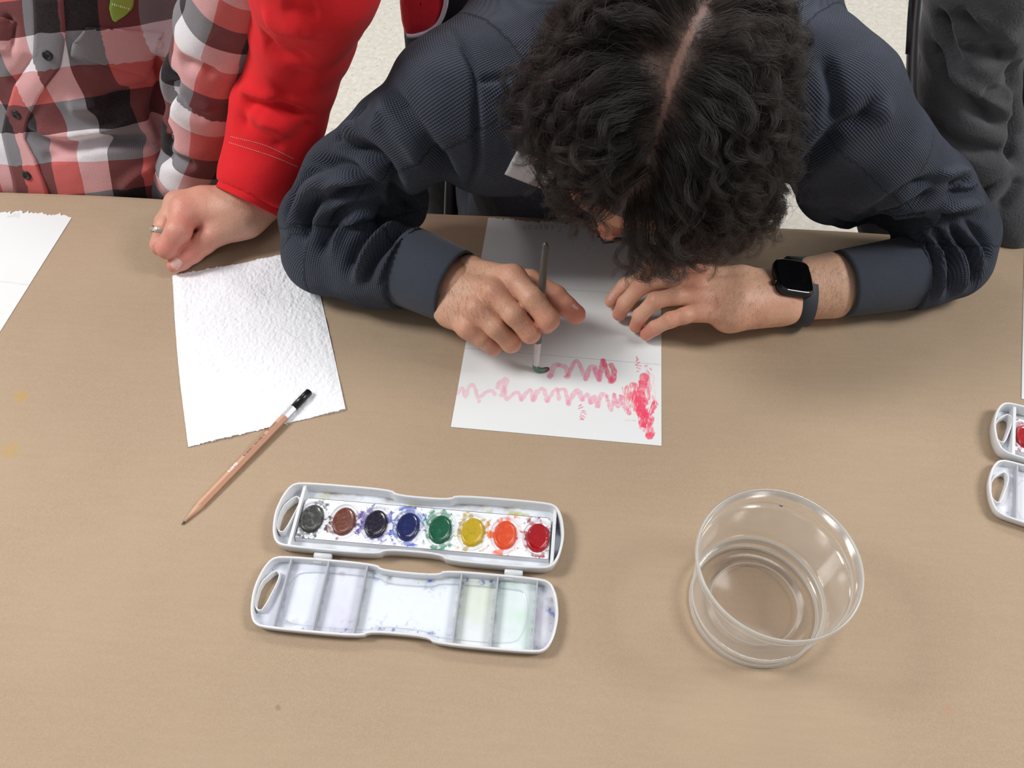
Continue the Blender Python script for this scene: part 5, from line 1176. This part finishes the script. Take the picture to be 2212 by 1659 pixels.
for k in range(K):
    a_ = 2*math.pi*k/K; R_ = rr*1.10+.0012; sq = 1-.06*math.cos(2*a_)
    for w_, t in sec:
        p = cc_+(R_*sq+t)*(math.cos(a_)*e1+math.sin(a_)*e2*1.06)+ax*w_; p[2] = max(p[2], TZ+.0006+.0001*(t > 0)); V.append(p)
for k in range(K):
    for i in range(6): F.append((k*6+i, k*6+(i+1) % 6, ((k+1) % K)*6+(i+1) % 6, ((k+1) % K)*6+i))
mesh('strap', V, F, strap_m, wt)

# ================================================================ RING, NAME TAG, STICKER
rc = N(351, 508, .026, 20); ra_ = N(358, 485, .036, 24)[0]-N(347, 530, .024, 21)[0]; ra_ /= np.linalg.norm(ra_)
fc, fr2 = N(356, 502, .0320, 26.5); e1 = np.cross(ra_, A(0, 0, 1)); e1 /= np.linalg.norm(e1); e2 = np.cross(ra_, e1)
ro = thing('ring', tuple(fc), 'silver band ring with a facet pattern on the finger of the red sleeved hand', 'ring'); silv = plain('silver', (214, 212, 206), .22, Metallic=1.)
V = []; F = []; K = 48
for k in range(K):
    a_ = 2*math.pi*k/K
    for w_, t in [(-.0022, 0), (-.0024, .0007), (-.0012, .0009), (0, .0013+.0003*math.cos(k*2.1)), (.0012, .0009), (.0024, .0007), (.0022, 0)]: V.append(fc+(fr2*.98+t)*(math.cos(a_)*e1+math.sin(a_)*e2)+ra_*w_*1.4)
for k in range(K):
    for i in range(7): F.append((k*7+i, k*7+(i+1) % 7, ((k+1) % K)*7+(i+1) % 7, ((k+1) % K)*7+i))
mesh('band', V, F, silv, ro)
for k in range(0, K, 4):
    a_ = 2*math.pi*k/K; p = fc+(fr2*.98+.0014)*(math.cos(a_)*e1+math.sin(a_)*e2); mesh('stone', *prism(p-ra_*.001, p+ra_*.001, .0008, .0008, 5, e1), silv, ro, smooth=False)
tagm = plain('white_label', (214, 216, 222), .5)
o, *_ = patch(SW, [(1117, 324), (1212, 354), (1186, 412), (1090, 375)], 12, 10, .0012, 'name_sticker', tagm, None, thick=.0002); tag(o, 'white rectangular name sticker on the navy chest, half hidden by curls', 'sticker')
gm_ = M('green_sticker', (150, 182, 66), .3, Coat_Weight=.6)
o, G, _ = patch(PS, None, 10, 14, .0032, 'round_sticker', gm_.m, None, edges=([(250, -22), (238, -2), (235.5, 18), (239, 34), (243, 44)], [(272, -22), (287, -4), (284, 18), (268, 33), (247, 46.5)]), thick=.0004); tag(o, 'bright green sticker at the top of the plaid shirt', 'sticker')
OFF[o.name] = (0, 0, 0); Sg, _ = PS, 0; V = []; F = []
for k in range(9):
    p, n_ = PS.at(241+k*4.2, 8+k*1.25); X_ = CR*1.; h = .0028 if k in (1, 4) else .0018; q = p+n_*.0038; n = len(V)
    Y_ = CU*.95; V += [q-X_*.0005-Y_*h*.5, q+X_*.0005-Y_*h*.5, q+X_*.0005+Y_*h*.5, q-X_*.0005+Y_*h*.5]; F.append((n, n+1, n+2, n+3))
mesh('print', V, F, plain('pale_print', (222, 232, 180), .5), o, smooth=False)

# ================================================================ CHAIRS
seat_m = plain('black_fabric', (24, 24, 30), .9); tub_m = plain('black_tube', (22, 20, 28), .4)
def chair(label, dx, dy, low=None):
    t = thing('stacking_chair', (dx+.72, dy+1.02, 0), label, 'chair', None)
    path = [(1.27, .92), (1.235, .84), (1.215, .80), (1.183, .759), (1.123, .71), (1.041, .657), (.95, .585), (.87, .50), (.84, .43), (.825, .30), (.80, .012)]
    for x in (.5, .95):
        q = catmull([(x+dx, y+dy, z) for y, z in path], .03); mesh('side_frame', *tube(q, .0105, 12), tub_m, t)
        mesh('leg', *tube([(x+dx, 1.0+dy, .46), (x+dx, 1.10+dy, .25), (x+dx, 1.24+dy, .012)], .0105, 12), tub_m, t)
    V, F = [], []; sec = catmull(low or [(1.285, .95), (1.235, .84), (1.190, .765), (1.127, .714)], .02); n = len(sec); nx = 15
    for sgn in (0, 1):
        for i in range(nx):
            u = i/(nx-1); bow = .03*math.sin(math.pi*u); th = .013+.008*math.sin(math.pi*u)
            for y, z in sec: V.append((.485+dx+.48*u, y+dy+bow*1.+(th if sgn else -th)*.6, z+(-th if not sgn else th)*.0+(.014 if sgn else -.0)))
    def id_(s_, i, j): return s_*nx*n+i*n+j
    for i in range(nx-1):
        for j in range(n-1): F += [(id_(0, i, j), id_(0, i+1, j), id_(0, i+1, j+1), id_(0, i, j+1)), (id_(1, i, j), id_(1, i, j+1), id_(1, i+1, j+1), id_(1, i+1, j))]
    for i in range(nx-1): F += [(id_(0, i, 0), id_(1, i, 0), id_(1, i+1, 0), id_(0, i+1, 0)), (id_(0, i, n-1), id_(0, i+1, n-1), id_(1, i+1, n-1), id_(1, i, n-1))]
    for j in range(n-1): F += [(id_(0, 0, j), id_(0, 0, j+1), id_(1, 0, j+1), id_(1, 0, j)), (id_(0, nx-1, j), id_(1, nx-1, j), id_(1, nx-1, j+1), id_(0, nx-1, j+1))]
    mesh('backrest', V, F, seat_m, t)
    bev(mesh('seat', *box((.50+dx, .83+dy, .425), (.95+dx, 1.20+dy, .46)), seat_m, t), .012, 3)
chair('black chair whose side frame shows beside the charcoal fleece', 0, 0)
chair('black chair under the navy sweatshirt, barely visible behind the table edge', -.655, .06, [(1.285, .95), (1.235, .84), (1.19, .74), (1.14, .65)])
